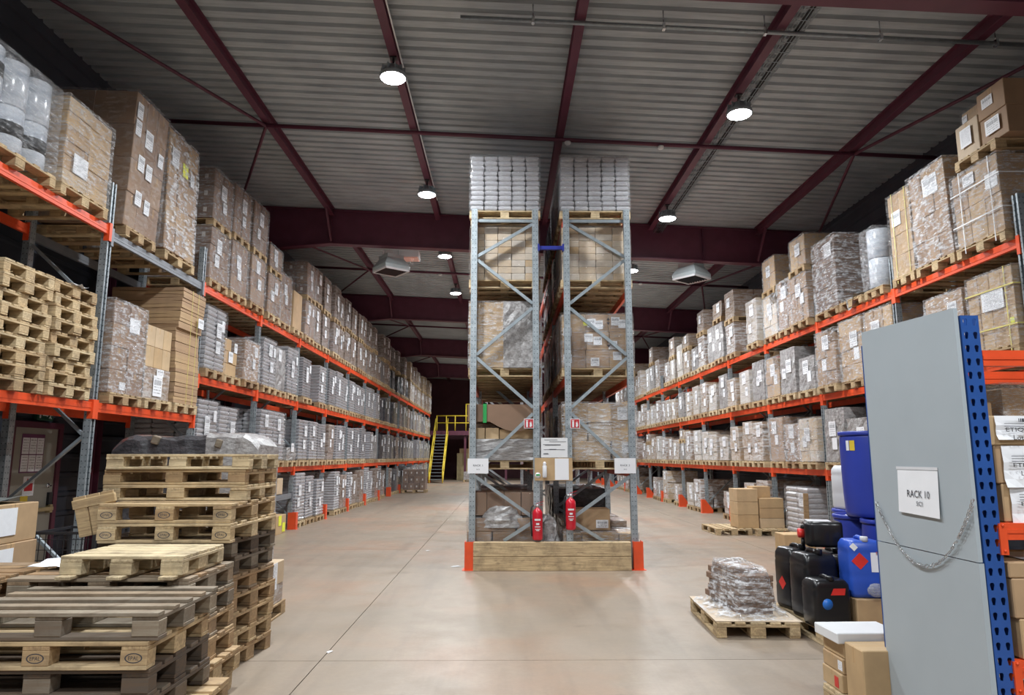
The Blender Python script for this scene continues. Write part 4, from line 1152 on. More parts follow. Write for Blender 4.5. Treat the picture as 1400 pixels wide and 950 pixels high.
def fill_right():
    r = random.Random(23); G = 'loads on the drum-side rack'; rk = 'drum-side'; P = math.pi
    # bay 1 top
    z = pal_for('under the strapped carton load next to the picture edge, drum-side rack', PR_X, 8.74, 4.40, 0.3, True, d=0.94)
    t = carton_load('strapped kraft carton load under a second pallet of cartons, drum-side rack top', (PR_X, 8.74, z), P, (1.16, 0.92, 1.02), (2, 3, 2), 0.4, 0.9, [('+x', -0.1, 0.88, 0.22, 0.16), ('+x', 0.32, 0.7, 0.22, 0.2, 'paper')], G)
    strapped(t, 1.16, 0.92, 1.02, (-0.28, 0.3), (0.3, 0.75), 'white')
    z2 = pal_for('stacked on the strapped carton load, drum-side rack top', PR_X, 8.66, z + 1.062, 0.3, True)
    carton_load('plain kraft carton on the upper pallet, drum-side rack top', (PR_X - 0.2, 8.84, z2), P, (0.7, 0.46, 0.5), (1, 1, 1), 0.25, 0, [('+x', 0.0, 0.28, 0.22, 0.26, 'sheet')], G)
    carton_load('two brown labelled cartons on the upper pallet, drum-side rack top', (PR_X - 0.15, 8.33, z2), P, (0.8, 0.5, 0.72), (1, 1, 2), 0.5, 0, [('+x', 0.0, 0.2, 0.26, 0.2), ('+x', -0.05, 0.55, 0.2, 0.14)], G)
    carton_load('small open flapped carton on the kraft carton, drum-side rack top', (PR_X - 0.2, 8.86, z2 + 0.502), P, (0.5, 0.34, 0.2), (1, 1, 1), 0.35, 0.3, [('+x', -0.1, 0.1, 0.1, 0.1)], G)
    z = pal_for('under the leaning glossy carton load, drum-side rack top', PR_X, 9.71, 4.40, 0.3, True, d=0.9)
    carton_load('leaning carton load in glossy film with a large label, drum-side rack top', (PR_X, 9.71, z), P, (1.16, 0.88, 1.4), (2, 3, 4), 0.52, 1.1, [('+x', 0.1, 1.12, 0.34, 0.28)], G, lean=(0, 0.03), jit=0.02)
    z = pal_for('under the kraft load with the torn top, drum-side rack top', PR_X, 10.51, 4.40, 0.3, True, d=0.6)
    t = carton_load('kraft carton load with yellow straps and torn top, drum-side rack top', (PR_X, 10.51, z), P, (1.14, 0.6, 1.36), (2, 2, 4), 0.33, 0.4, [('+x', -0.08, 0.95, 0.24, 0.24)], G, tops=((0, 0),))
    strapped(t, 1.14, 0.6, 1.36, (-0.16, 0.2), ())
    z = pal_for('under the narrow clear film rolls, drum-side rack top', PR_X, 11.4, 4.40, 0.3, True, d=0.6)
    rolls('narrow load of clear film rolls, top level of the drum-side rack', PR_X, 11.4, z, 3, 1, 0.42, 2, 0.5, False)
    z = pal_for('bare, draped with a grey rag, drum-side rack top', PR_X, 12.2, 4.40, 0.4, True)
    b = MB(); vs = []
    for i in range(9):
        for j in range(9):
            x, y = -0.62 + 0.1 * i, -0.3 + 0.07 * j
            vs.append((x, y, 0.03 + 0.03 * math.sin(i * 1.3 + j) + 0.05 * math.exp(-((i - 3) ** 2 + (j - 4) ** 2) / 6.0) - (0.22 * (1 - i / 1.5) if i < 1.5 and 2 < j < 6 else 0)))
    b.add(vs, [(i * 9 + j, i * 9 + 9 + j, i * 9 + 10 + j, i * 9 + j + 1) for i in range(8) for j in range(8)])
    thing('rag', 'grey plastic rag draped over a bare pallet, drum-side rack top', 'rag', (PR_X, 12.2, z), me=b.mesh('rag', M['film_grey']))
    z = pal_for('under the tall dark wrapped load, drum-side rack top', PR_X, 13.15, 4.40, 0.35, True, d=0.95)
    carton_load('tall load of dark flat layers in loose film, white label, drum-side rack top', (PR_X, 13.15, z), P, (1.14, 0.92, 1.4), (1, 1, 16), 0.95, 1.1, [('+x', 0.2, 1.15, 0.28, 0.28)], G, jit=0.018)
    # bay 1 second level: two loads seen past the grey board
    z = pal_for('under the strapped carton load with the torn white sheet', PR_X, 8.68, 2.95, 0.3, True, d=0.86)
    t = carton_load('yellow-strapped kraft carton load with a torn white sheet, drum-side rack', (PR_X, 8.68, z), P, (1.16, 0.86, 0.98), (2, 4, 4), 0.34, 0.7, [('+x', 0.05, 0.62, 0.4, 0.26, 'sheet'), ('+x', 0.36, 0.3, 0.07, 0.07, 'yellow')], G)
    strapped(t, 1.16, 0.86, 0.98, (0.3,), (0.25, 0.75))
    z = pal_for('under the whitish wrapped load behind the blue upright', PR_X, 9.65, 2.95, 0.3, True)
    carton_load('whitish film-wrapped carton load seen past the blue upright, drum-side rack', (PR_X, 9.65, z), P, (1.14, 0.86, 0.92), (2, 2, 3), 0.5, 1.0, [('+x', 0.2, 0.7, 0.2, 0.16)], G)
    done = {(0, 3, 0), (0, 3, 1), (0, 3, 2), (1, 3, 0), (1, 3, 1), (1, 3, 2), (0, 2, 0), (0, 2, 1), (0, 2, 2)}
    for bay in range(0, 11):
        y0 = UR[bay]; ys = [y0 + 0.5, y0 + 1.4, y0 + 2.3]
        near = bay <= 2
        for tier in (3, 2, 1, 0):
            zb = 0.0 if tier == 0 else LV_R[tier - 1]
            for sp, y in enumerate(ys):
                if (bay, tier, sp) in done: continue
                if bay == 0 and tier < 2: continue
                if tier == 0 and (bay < 3 or r.random() < 0.3): continue
                if bay == 1 and tier == 1 and sp == 0: continue
                pl = place(rk, tier, bay, sp)
                x = PR_X + r.uniform(-0.06, 0.03)
                h = {3: r.uniform(0.72, 1.14), 2: r.uniform(0.55, 1.0), 1: r.uniform(0.5, 1.02), 0: r.uniform(0.5, 1.15)}[tier]
                tone = r.choice((0.1, 0.45, 0.6, 0.7, 0.35, 0.05)); film = r.choice((0.8, 1.1, 1.25, 1.0))
                kind = 'cartons' if r.random() < 0.87 else 'grey'
                if bay > 2 and r.random() < 0.05: continue
                if (bay, tier) == (1, 2): h, tone, film = (1.1, 1.1, 1.04)[sp], (0.35, 0.35, 0.5)[sp], 0.85
                if (bay, tier) == (2, 3): h = (0.98, 1.1, 0.95)[sp]
                pz_ = pal_for(pl, x, y, zb, r.uniform(0.15, 0.45), near)
                labs = [('+x', r.uniform(-0.12, 0.12), h * r.uniform(0.6, 0.82), 0.26, 0.28), ('+x', r.uniform(-0.2, 0.2), h * r.uniform(0.3, 0.5), 0.18, 0.22, r.choice(('label', 'paper')))]
                if r.random() < 0.35: labs.append(('-y', -0.3, h * 0.6, 0.2, 0.22, 'paper'))
                lb = ({True: 'kraft', False: 'pale'}[tone >= 0.3] + ' film-wrapped carton load, ' + pl) if kind == 'cartons' else 'bulky pale film-wrapped load, ' + pl
                if near and kind == 'cartons': carton_load(lb, (x, y, pz_), P, (1.14, 0.82, h), r.choice(((2, 2, 3), (2, 2, 4), (2, 3, 3))), tone, film, labs, G, jit=0.016, lean=(r.uniform(-0.01, 0.01), r.uniform(-0.01, 0.01)), tops=((1, 1),) if r.random() < 0.3 else ())
                else: joined_load(kind, lb, (x, y, pz_), P, h, tone, film, G, labs)
                if tier == 3 and h < 1.08 and r.random() < 0.62 or (tier < 3 and tier > 0 and r.random() < 0.16 and h < 0.68):
                    h2 = r.uniform(0.35, 0.8) if tier == 3 else 0.3
                    if (bay, tier, sp) == (2, 3, 0): h2 = 0.66
                    z2 = pal_for('stacked between two loads, ' + pl, x, y, pz_ + h + 0.012, 0.35, near)
                    l2 = [('+x', r.uniform(-0.1, 0.1), h2 * 0.6, 0.24, min(0.26, h2 * 0.6))]
                    tone2 = r.choice((0.35, 0.5, 0.6))
                    lb = 'upper wrapped carton load above another, ' + pl
                    if near: carton_load(lb, (x, y, z2), P, (1.1, 0.74, h2), (2, 2, 2), tone2, 0.7, l2, G)
                    else: joined_load('cartons', lb, (x, y, z2), P, h2, tone2, 0.7, G, l2)


def fill_centre():
    r = random.Random(5); G = 'loads on the twin centre racks'
    for side, xc in (('exit-door', 0.02), ('drum', 1.56)):
        L = side == 'exit-door'
        nm = 'left twin rack' if L else 'right twin rack'
        for tier in range(5):
            zb = 0.0 if tier == 0 else LV_C[tier - 1]
            tn = ['floor level', 'first beam level', 'second beam level', 'third beam level', 'top level'][tier]
            for sp in range(3):
                y = 11.74 + 0.88 * sp
                pl = '%s of the %s, %s place' % (tn, nm, ('front', 'middle', 'back')[sp])
                z = pal_for(pl, xc, y, zb, 0.18 if sp == 0 else 0.3, sp == 0 or tier in (3, 4))
                loc = (xc, y, z)
                if sp:
                    if tier == 4: joined_load('layers', 'pale layered load, ' + pl, loc, 0, 0.98, 0.1, 0.3, G)
                    elif tier == 0: joined_load('cartons', 'low wrapped carton load, ' + pl, loc, 0, 0.5 if not L else 0.8, 0.6, 0.4, G)
                    else: joined_load(('cartons', 'dark')[sp - 1] if tier != 3 else 'layers', 'wrapped load, ' + pl, loc, 0, (0, 0.8, 1.05, 0.9, 1.0)[tier], 0.6, 0.4, G)
                    continue
                if tier == 4: layered_load('pale stack of eleven layers five packs wide, top of the ' + nm, loc, 0, (1.18, 0.8, 0.985), 11, (5, 2), 0.4, (), G, film=0.35)
                elif tier == 3: carton_load('whitish flat cartons in even rows, third beam level of the ' + nm, loc, 0, (1.15, 0.78, 0.92), (5 if L else 4, 2, 8), 0.12, 0.2, (), G, jit=0.003)
                elif tier == 2 and L:
                    t = carton_load('carton load half under bluish film, second beam level of the left twin rack', loc, 0, (1.17, 0.8, 1.1), (2, 2, 2), 0.3, 1.0, (), G)
                    f = new('blue_grey_film', SHELL_GREY[0], t, (0.27, 0.0, 0.0), (0, 0, 0), (0.58, 0.84, 1.11))
                elif tier == 2:
                    t = carton_load('brown carton load scattered with white labels, second beam level of the right twin rack', loc, 0, (1.17, 0.8, 0.9), (3, 2, 3), 0.45, 0.6,
                                    [('-y', u, v, 0.14, 0.14, 'label') for u, v in ((-0.5, 0.6), (-0.5, 0.15), (-0.1, 0.75), (0.02, 0.72), (0.3, 0.78), (0.42, 0.74), (-0.15, 0.5), (0.0, 0.45), (0.25, 0.38), (0.32, 0.2), (-0.05, 0.1))] + [('-y', -0.2, 0.74, 0.07, 0.07, 'yellow')], G)
                    b = MB()
                    for (u, v) in ((0.18, 0.8), (0.18, 0.42)): b.add([(u - 0.03, -0.424, v), (u + 0.03, -0.424, v), (u, -0.424, v + 0.04)], [(0, 1, 2)]); b.add([(u - 0.03, -0.424, v - 0.04), (u, -0.424, v - 0.08), (u + 0.03, -0.424, v - 0.04)], [(0, 1, 2)])
                    new('arrow_print', b.mesh('arrow_print', M['ink']), t)
                elif tier == 1 and L:
                    t = thing('mixed_load', 'pallet of boxes and white sacks under brown sheets, green band, left twin rack', 'load', loc, 0, G)
                    for x, w_ in ((-0.45, 0.26), (-0.2, 0.22)): new('carton', carton_mesh(w_, 0.7, 0.52), t, (x, 0, 0), tone=0.15)
                    for k in range(3): new('carton', carton_mesh(0.6, 0.66, 0.16), t, (0.22, 0.0, 0.17 * k), tone=0.35)
                    o = new('white_sack', SHELL_GREY[1], t, (0.05, -0.05, 0), (0, 0, 0), (1.05, 0.74, 0.34))
                    b = MB(); n_ = 10; vs = []
                    for i in range(n_ + 1):
                        x = -0.6 + 0.12 * i; dp = 0.0 if i < 3 else 0.16 * math.sin((i - 3) / 7 * math.pi)
                        for y_ in (-0.4, 0.4): vs += [(x, y_, 0.62 - dp), (x, y_, 0.9 if i < 10 else 0.88)]
                    fs = []
                    for i in range(n_):
                        a = 4 * i; fs += [(a, a + 4, a + 5, a + 1), (a + 2, a + 3, a + 7, a + 6), (a + 1, a + 5, a + 7, a + 3), (a, a + 2, a + 6, a + 4)]
                    fs += [(0, 1, 3, 2), (40, 42, 43, 41)]
                    b.add(vs, fs); new('brown_sheets', b.mesh('brown_sheets', M['card']), t, tone=0.72)
                    for x in (-0.53, -0.32):
                        b = MB(); b.box(x - 0.03, x + 0.03, -0.42, -0.405, 0.6, 0.92); b.box(x - 0.03, x + 0.03, -0.42, 0.4, 0.905, 0.92); new('green_band', b.mesh('green_band', M['green']), t)
                elif tier == 1:
                    carton_load('pale crumpled film-wrapped load, first beam level of the right twin rack', loc, 0, (1.17, 0.8, 0.92), (3, 2, 3), 0.25, 1.3, [('-y', -0.48, 0.7, 0.14, 0.16), ('-y', 0.38, 0.75, 0.16, 0.2), ('-y', 0.42, 0.2, 0.12, 0.16)], G, jit=0.02)
                elif L:
                    carton_load('brown wrapped load at floor level of the left twin rack', loc, 0, (1.16, 0.78, 0.62), (3, 2, 3), 0.6, 0.6, (), G, jit=0.02)
                    carton_load('dark brown cartons laid on the floor load, left twin rack', (xc, y, z + 0.66), 0, (1.1, 0.7, 0.36), (4, 2, 1), 0.75, 0.1, (), G)
                else:
                    carton_load('low row of cartons under film at floor level, right twin rack', loc, 0, (1.16, 0.78, 0.38), (4, 2, 1), 0.4, 1.2, [('-y', 0.05, 0.2, 0.16, 0.12), ('-y', -0.3, 0.2, 0.1, 0.1, 'paper')], G, jit=0.02)
                    carton_load('single brown carton with barcode label on the low film row, right twin rack', (xc - 0.12, y + 0.15, z + 0.4), 0, (0.62, 0.45, 0.34), (1, 1, 1), 0.48, 0, [('-y', 0.18, 0.1, 0.2, 0.13)], G)
    for side, xc in (('left', 0.02), ('right', 1.56)):
        for tier in range(5):
            zb = 0.0 if tier == 0 else LV_C[tier - 1]
            for sp in range(3):
                pl = '%s of the %s twin rack, second bay, %s place' % (['floor level', 'first beam level', 'second beam level', 'third beam level', 'top level'][tier], side, ('front', 'middle', 'back')[sp])
                z = pal_for(pl, xc, 14.56 + 0.9 * sp, zb, 0.4)
                joined_load(r.choice(('dark', 'dark', 'cartons')), 'dark wrapped load, ' + pl, (xc, 14.56 + 0.9 * sp, z), 0, (0.95, 1.05, 1.0, 0.85, 0.9)[tier], 0.9, 0.2, G)
    # crumpled film heaps behind the bumper
    for k, (x, y, z, s, lab) in enumerate(((-0.02, 11.42, 0.62, (0.55, 0.2, 0.34), 'heap of crumpled clear film in front of the left floor load'), (0.72, 11.5, 0.0, (0.34, 0.34, 0.8), 'upright bag of clear film wrapped boxes in the gap between twin racks'))):
        b = MB(); rr = random.Random(k); n_, m_ = 16, 9; vs = []; fs = []
        for i in range(m_ + 1):
            th = math.pi / 2 * i / m_
            for j in range(n_):
                a = 2 * math.pi * j / n_; q = 1 + rr.uniform(-0.14, 0.14); c_ = math.cos(th) ** 0.6 if i < m_ else 0.02
                vs.append((s[0] * c_ * math.cos(a) * q * 0.6, s[1] * c_ * math.sin(a) * q * 0.6, s[2] * math.sin(th) * (1 + rr.uniform(-0.05, 0.05))))
        for i in range(m_):
            for j in range(n_): fs.append((i * n_ + j, i * n_ + (j + 1) % n_, (i + 1) * n_ + (j + 1) % n_, (i + 1) * n_ + j))
        b.add(vs, fs)
        thing('film_heap', lab, 'plastic film', (x, y, z), me=b.mesh('film_heap', M['film_grey'] if k else M['film_grey']), film=1.0)


fill_left(); fill_right(); fill_centre()

# ---------------------------------------------------------------- lettering
TXT = {}


def text_mesh(s, height, mat, width=None):
    k = (s, height, mat, width)
    if k in TXT: return TXT[k]
    cu = bpy.data.curves.new('lettering', 'FONT'); cu.body = s; cu.size = 1.0; cu.extrude = 0.0; cu.align_x = 'CENTER'; cu.resolution_u = 2
    o = bpy.data.objects.new('lettering', cu); COL.objects.link(o)
    bpy.context.view_layer.update()
    me = bpy.data.meshes.new_from_object(o.evaluated_get(bpy.context.evaluated_depsgraph_get()))
    bpy.data.objects.remove(o); bpy.data.curves.remove(cu)
    xs = [v.co.x for v in me.vertices]; ys = [v.co.y for v in me.vertices]
    cx, h, w_ = (min(xs) + max(xs)) / 2, max(ys) - min(ys), max(xs) - min(xs)
    y0 = min(ys)
    sx = width / w_ if width else height / h
    for v in me.vertices: v.co = ((v.co.x - cx) * sx, 0.0, (v.co.y - y0) * height / h)
    me.materials.clear(); me.materials.append(M[mat]); me.name = 'lettering'
    TXT[k] = me
    return me


# ---------------------------------------------------------------- things at the end of the centre racks
def sheet_mb(w, h, t=0.003): b = MB(); b.box(-w / 2, w / 2, -t, 0, 0, h); return b


def centre_front():
    y = 11.25
    for k, (z0, z1) in enumerate(((0.0, 0.212), (0.216, 0.43))):
        b = MB(); b.bevbox(-0.46, 1.98, y - 0.2, y - 0.08, z0, z1, 0.008)
        thing('bumper_timber', ('lower' if k == 0 else 'upper') + ' thick timber bumper across the foot of the twin racks', 'bumper', (0, 0, 0), 0, 'timber bumpers', b.mesh('bumper_timber', M['wood']), tone=0.27)
    # paper signs
    for x, z, w_, h, txt, lab in ((-0.4, 1.47, 0.33, 0.235, 'RACK 1', 'white paper rack sign on the left upright of the centre racks'), (1.94, 1.47, 0.34, 0.24, 'RACK 2', 'white paper rack sign on the right upright of the centre racks')):
        t = thing('rack_sign', lab, 'sign', (x, y - 0.06, z), 0, 'white rack signs')
        new('sheet', sheet_mb(w_, h).mesh('sheet', M['paper']), t)
        new('lettering', text_mesh(txt, 0.03, 'ink', 0.15), t, (0, -0.005, h * 0.47)); new('lettering', text_mesh('SCI', 0.016, 'ink', 0.05), t, (0.0, -0.005, h * 0.24))
    # placard and cardboard panel tied between the inner uprights
    t = thing('notice_placard', 'white notice placard with ruled text lines between the inner uprights', 'sign', (0.815, y - 0.065, 1.72))
    new('board', sheet_mb(0.425, 0.31).mesh('board', M['white']), t)
    b = MB()
    for zz, a, c in ((0.275, -0.16, 0.05), (0.245, -0.08, 0.19), (0.2, -0.18, 0.1), (0.19, -0.15, 0.1), (0.12, -0.17, 0.17), (0.126, -0.08, 0.03), (0.06, -0.17, -0.1), (0.05, -0.18, -0.09)): b.box(a, c, -0.0045, -0.003, zz, zz + 0.007)
    new('print', b.mesh('print', M['ink']), t)
    t = thing('cardboard_panel', 'brown cardboard panel with tube and printed sheet tied between the inner uprights', 'panel', (0.8, y - 0.06, 1.36))
    b = MB(); b.box(-0.3, 0.3, -0.012, 0, 0, 0.355); new('board', b.mesh('board', M['card']), t, tone=0.28)
    b = MB(); b.box(0.02, 0.24, -0.016, -0.013, 0.01, 0.345); new('printed_sheet', b.mesh('printed_sheet', M['sheet']), t)
    b = MB(); b.lathe([(0.03, 0), (0.034, 0.02), (0.034, 0.18), (0.02, 0.2), (0.03, 0.22), (0.012, 0.25)], 12, c=(-0.145, -0.046, 0.045)); new('tube', b.mesh('tube', M['plastic_white']), t)
    b = MB(); b.lathe([(0.045, 0), (0.045, 0.003)], 16, mat=Matrix.Translation((-0.25, -0.013, 0.08)) @ Matrix.Rotation(R(90), 4, 'X')); s = new('round_sticker', b.mesh('round_sticker', M['paper']), t)
    b = MB(); b.box(-0.28, -0.22, -0.0185, -0.0165, 0.075, 0.1); new('green_print', b.mesh('green_print', M['green']), s)
    # fire signs
    for x, lab in ((0.41, 'square red extinguisher sign on the left inner upright'), (1.15, 'square red extinguisher sign on the right inner upright')):
        t = thing('fire_sign', lab, 'sign', (x, y - 0.06, 2.18), 0, 'red extinguisher signs')
        new('plate', sheet_mb(0.155, 0.155).mesh('plate', M['white']), t); b = MB(); b.box(-0.068, 0.068, -0.005, -0.003, 0.01, 0.145); new('red_field', b.mesh('red_field', M['sign_red']), t)
        b = MB(); b.box(-0.045, -0.015, -0.007, -0.005, 0.02, 0.105); b.box(-0.038, -0.022, -0.007, -0.005, 0.105, 0.12); b.box(-0.05, -0.012, -0.007, -0.005, 0.12, 0.13)
        b.add([(0.01, -0.007, 0.03), (0.03, -0.007, 0.02), (0.05, -0.007, 0.04), (0.045, -0.007, 0.08), (0.03, -0.007, 0.125), (0.028, -0.007, 0.09), (0.012, -0.007, 0.1), (0.016, -0.007, 0.065)], [tuple(range(8))])
        new('pictogram', b.mesh('pictogram', M['white']), t)
    # extinguishers
    for x, z, lab, dark in ((0.535, 0.455, 'red fire extinguisher hanging lower, on the left inner upright', True), (1.055, 0.61, 'red fire extinguisher hanging higher, on the right inner upright', False)):
        t = thing('fire_extinguisher', lab, 'fire extinguisher', (x, y - 0.14, z), 0, 'fire extinguishers on the centre racks')
        b = MB(); b.lathe([(0.062, 0), (0.078, 0.012), (0.08, 0.03), (0.08, 0.4), (0.074, 0.435), (0.05, 0.465), (0.03, 0.478), (0.03, 0.49)], 24); new('cylinder', b.mesh('cylinder', M['paint_red']), t)
        b = MB(); b.lathe([(0.024, 0.488), (0.026, 0.52), (0.018, 0.545)], 12); b.tube([(-0.06, 0, 0.525), (0.0, 0, 0.525)], 0.014, 8); b.tube([(0, 0, 0.53), (0.0, -0.04, 0.53)], 0.012, 8); new('valve', b.mesh('valve', M['chrome']), t)
        b = MB(); b.bar((-0.02, 0, 0.55), (0.1, 0, 0.592), 0.02, 0.006); b.bar((-0.01, 0, 0.535), (0.09, 0, 0.535), 0.018, 0.006); new('handle', b.mesh('handle', M['paint_red']), t)
        b = MB(); b.lathe([(0.016, 0), (0.016, 0.012)], 10, mat=Matrix.Translation((0, -0.04, 0.53)) @ Matrix.Rotation(R(90), 4, 'X')); new('gauge', b.mesh('gauge', M['white']), t)
        b = MB(); b.tube([(-0.055, 0, 0.525), (-0.09, -0.01, 0.5), (-0.105, -0.015, 0.42), (-0.1, -0.02, 0.25), (-0.092, -0.02, 0.12), (-0.088, -0.02, 0.06)], 0.011, 8); new('hose', b.mesh('hose', M['rubber']), t)
        b = MB(); n_ = 10; vs = []
        for i in range(n_ + 1):
            a = -math.pi / 2 - 0.75 + 1.5 * i / n_
            for zz in (0.13, 0.34): vs.append((0.0812 * math.cos(a), 0.0812 * math.sin(a), zz))
        b.add(vs, [(2 * i, 2 * i + 2, 2 * i + 3, 2 * i + 1) for i in range(n_)]); lm = new('instruction_label', b.mesh('instruction_label', M['sign_red']), t)
        b = MB()
        for zz, hh, aa in ((0.3, 0.025, 0.6), (0.235, 0.028, 0.3), (0.2, 0.012, 0.55), (0.165, 0.01, 0.5), (0.145, 0.012, 0.3)):
            vs = []
            for i in range(7):
                a = -math.pi / 2 - aa + 2 * aa * i / 6
                for q in (zz, zz + hh): vs.append((0.0822 * math.cos(a), 0.0822 * math.sin(a), q))
            b.add(vs, [(2 * i, 2 * i + 2, 2 * i + 3, 2 * i + 1) for i in range(6)])
        new('label_print', b.mesh('label_print', M['white']), lm)
        b = MB(); b.box(-0.02, 0.02, 0.07, 0.1, 0.3, 0.46); b.box(-0.015, 0.015, 0.02, 0.1, 0.47, 0.478); new('wall_bracket', b.mesh('wall_bracket', M['black_steel']), t)


# ---------------------------------------------------------------- stacks of empty pallets and cartons, left foreground
def left_front():
    r = random.Random(8); G = 'empty pallets in the floor stacks'
    def stack(name, xc, yc, z, items):
        n = len(items)
        for k, it in enumerate(items):
            tn, w_, d, h, rz = it[:5]; sl = it[5] if len(it) > 5 else None
            nm = 'topmost' if k == n - 1 else 'lowest' if k == 0 else ORD[n - 1 - k] + ' from the top'
            look = 'weathered grey' if 0.68 < tn < 0.85 else 'dark dirty' if tn >= 0.85 else 'new pale' if tn < 0.1 else 'honey-coloured' if tn < 0.45 else 'brown'
            dx, dy = it[6] if len(it) > 6 else (r.uniform(-0.025, 0.025), r.uniform(-0.025, 0.025))
            z = pallet(xc + dx, yc + dy, z, '%s empty pallet, %s of %s' % (look, nm, name), rz, w_, d, h, tn, True, G, sl, stamp=it[1] == 1.04 or tn == 0.3)
        return z
    thin = [(-0.36, 0.08), (-0.18, 0.075), (0, 0.08), (0.18, 0.075), (0.36, 0.08)]
    E = (1.2, 0.8)
    stack('the stack nearest the camera', -2.5, 4.4, 0, [(0.3, 1.2, 0.8, 0.146, 0.0, None, (0.14, 0.12)), (0.35, 1.2, 0.8, 0.146, 0.01, None, (0.1, 0.08)), (0.92, 1.2, 0.8, 0.146, -0.01), (0.9, 1.2, 0.8, 0.146, 0.012), (0.3, 1.2, 0.8, 0.146, 0.0), (0.76, 1.2, 0.78, 0.148, 0.0, thin)])
    z = stack('the second stack under a small pallet', -2.66, 5.23, 0, [(0.35, 1.2, 0.8, 0.153, 0.01), (0.4, 1.2, 0.8, 0.153, -0.02, None, (0.05, 0)), (0.5, 1.2, 0.8, 0.153, 0.01), (0.6, 1.2, 0.8, 0.153, 0.02), (0.72, 1.2, 0.8, 0.153, -0.01), (0.68, 1.2, 0.78, 0.153, 0.0)])
    pallet(-2.53, 5.14, z, 'small new pale pallet lying on the second stack of empties', -0.02, 0.82, 0.66, 0.144, 0.0, True, None, skids=True, slats=[(-0.27, 0.11), (-0.13, 0.11), (0.0, 0.11), (0.13, 0.11), (0.27, 0.11)])
    th = -0.1
    stack('the tall stack before the dark bundle', -2.79, 6.46, 0, [(t_, 1.2, 0.8, 0.149, th + r.uniform(-0.03, 0.03)) for t_ in (0.5, 0.35, 0.4, 0.5, 0.6, 0.86, 0.88)] +
          [(0.25, 1.04, 1.1, 0.15, 0.0, None, (0.13, -0.27)), (0.35, 1.04, 1.1, 0.15, 0.012, None, (0.12, -0.27)), (0.2, 1.2, 0.8, 0.127, 0.02, None, (0.02, -0.06)), (0.4, 1.2, 0.8, 0.127, -0.015, None, (0.01, -0.04)), (0.12, 1.2, 0.8, 0.127, 0.01, None, (0.03, -0.06))])
    # blue paint on one block
    b = MB(); b.box(-0.001, 0.001, -0.03, 0.03, -0.045, 0.045)
    # stack at the picture edge with cartons behind
    z = stack('the stack at the picture edge', -4.14, 5.4, 0, [(0.3 + 0.05 * k, 1.2, 0.8, 0.147, 0.02 * (k % 2)) for k in range(6)])
    xs = -4.88
    pz_ = pallet(xs, 6.44, 0, 'wooden pallet under the labelled cartons at the picture edge', 0, tone=0.3, detail=True)
    z = pz_; zs = []
    for k, (w_, d, h, tn, lab) in enumerate(((1.0, 0.7, 0.4, 0.35, 'lowest large kraft carton behind the edge stack of pallets'), (1.0, 0.7, 0.42, 0.4, 'middle kraft carton with white sheet at its corner, picture edge'), (0.98, 0.68, 0.34, 0.35, 'top kraft carton with torn flap under a dark rubber sheet'))):
        t = thing('carton', lab, 'carton', (xs, 6.44, z), R(-2 + 2 * k), 'cartons at the picture edge')
        new('carton_body', carton_mesh(w_, d, h), t, tone=tn)
        put_label(t, '+x', w_ / 2, d / 2, -0.12, h * 0.55, 0.3, h * 0.7, 'paper', 0.004); put_label(t, '-y', w_ / 2, d / 2, 0.2, h * 0.5, 0.26, 0.2, 'paper', 0.004)
        z += h + 0.003
    b = MB(); vs = []
    for i in range(9):
        for j in range(5): vs.append((-0.5 + 0.12 * i, -0.36 + 0.17 * j, 0.012 + 0.035 * abs(math.sin(i * 0.9)) * (j / 4) + (0.05 if i > 6 else 0) * (j / 4)))
    b.add(vs, [(i * 5 + j, i * 5 + 5 + j, i * 5 + 6 + j, i * 5 + j + 1) for i in range(8) for j in range(4)])
    thing('rubber_sheet', 'dark grey rubber sheet thrown over the top kraft carton', 'sheet', (xs, 6.44, z - 0.008), me=b.mesh('rubber_sheet', M['rope']))
    t = thing('carton', 'small kraft carton standing on the dark rubber sheet', 'carton', (xs - 0.16, 6.3, z + 0.05)); new('carton_body', carton_mesh(0.5, 0.4, 0.16), t, tone=0.2)
    # plastic sheet on the second stack
    b = MB(); vs = []
    for i in range(10):
        for j in range(6): vs.append((-0.42 + 0.09 * i, -0.2 + 0.08 * j, 0.012 + 0.018 * (1 + math.sin(i * 1.9 + j * 1.1) * math.cos(j * 2.3 + i))))
    b.add(vs, [(i * 6 + j, i * 6 + 6 + j, i * 6 + 7 + j, i * 6 + j + 1) for i in range(9) for j in range(5)])
    thing('plastic_sheet', 'crumpled white plastic sheet behind the small new pallet', 'sheet', (-3.02, 5.35, 0.925), me=b.mesh('plastic_sheet', M['paper']))
    # dark bundle
    px_, py_ = -3.78, 8.75
    z = pallet(px_, py_, 0, 'wide wooden pallet under the long dark bundle', 0, 1.7, 0.8, 0.144, 0.4, True)
    t = thing('wrapped_bundle', 'long bundle, dark film with milky film at one end, behind the tall stack', 'bundle', (px_, py_, z))
    r2 = random.Random(4); b = MB(); nx, m_ = 20, 14; vs = []
    H_ = 1.83; half = 0.4
    prof = [(-half, 0.02), (-half, 0.5), (-half, 1.0), (-half, 1.5), (-half, H_ - 0.05), (-half + 0.06, H_), (0, H_ + 0.01), (half - 0.06, H_), (half, H_ - 0.05), (half, 1.0), (half, 0.02)]
    for i in range(nx + 1):
        x = -0.86 + 1.72 * i / nx; sq = 1.0 if 1 < i < nx - 1 else 0.97 if i in (1, nx - 1) else 0.93
        for (yy, zz) in prof: vs.append((x, yy * sq + r2.uniform(-0.012, 0.012), zz * (sq if zz > 1.6 else 1) + r2.uniform(-0.015, 0.015)))
    m_ = len(prof)
    fs = [(i * m_ + j, i * m_ + j + 1, (i + 1) * m_ + j + 1, (i + 1) * m_ + j) for i in range(nx) for j in range(m_ - 1)]
    fs += [tuple(range(m_))[::-1], tuple(nx * m_ + j for j in range(m_))]
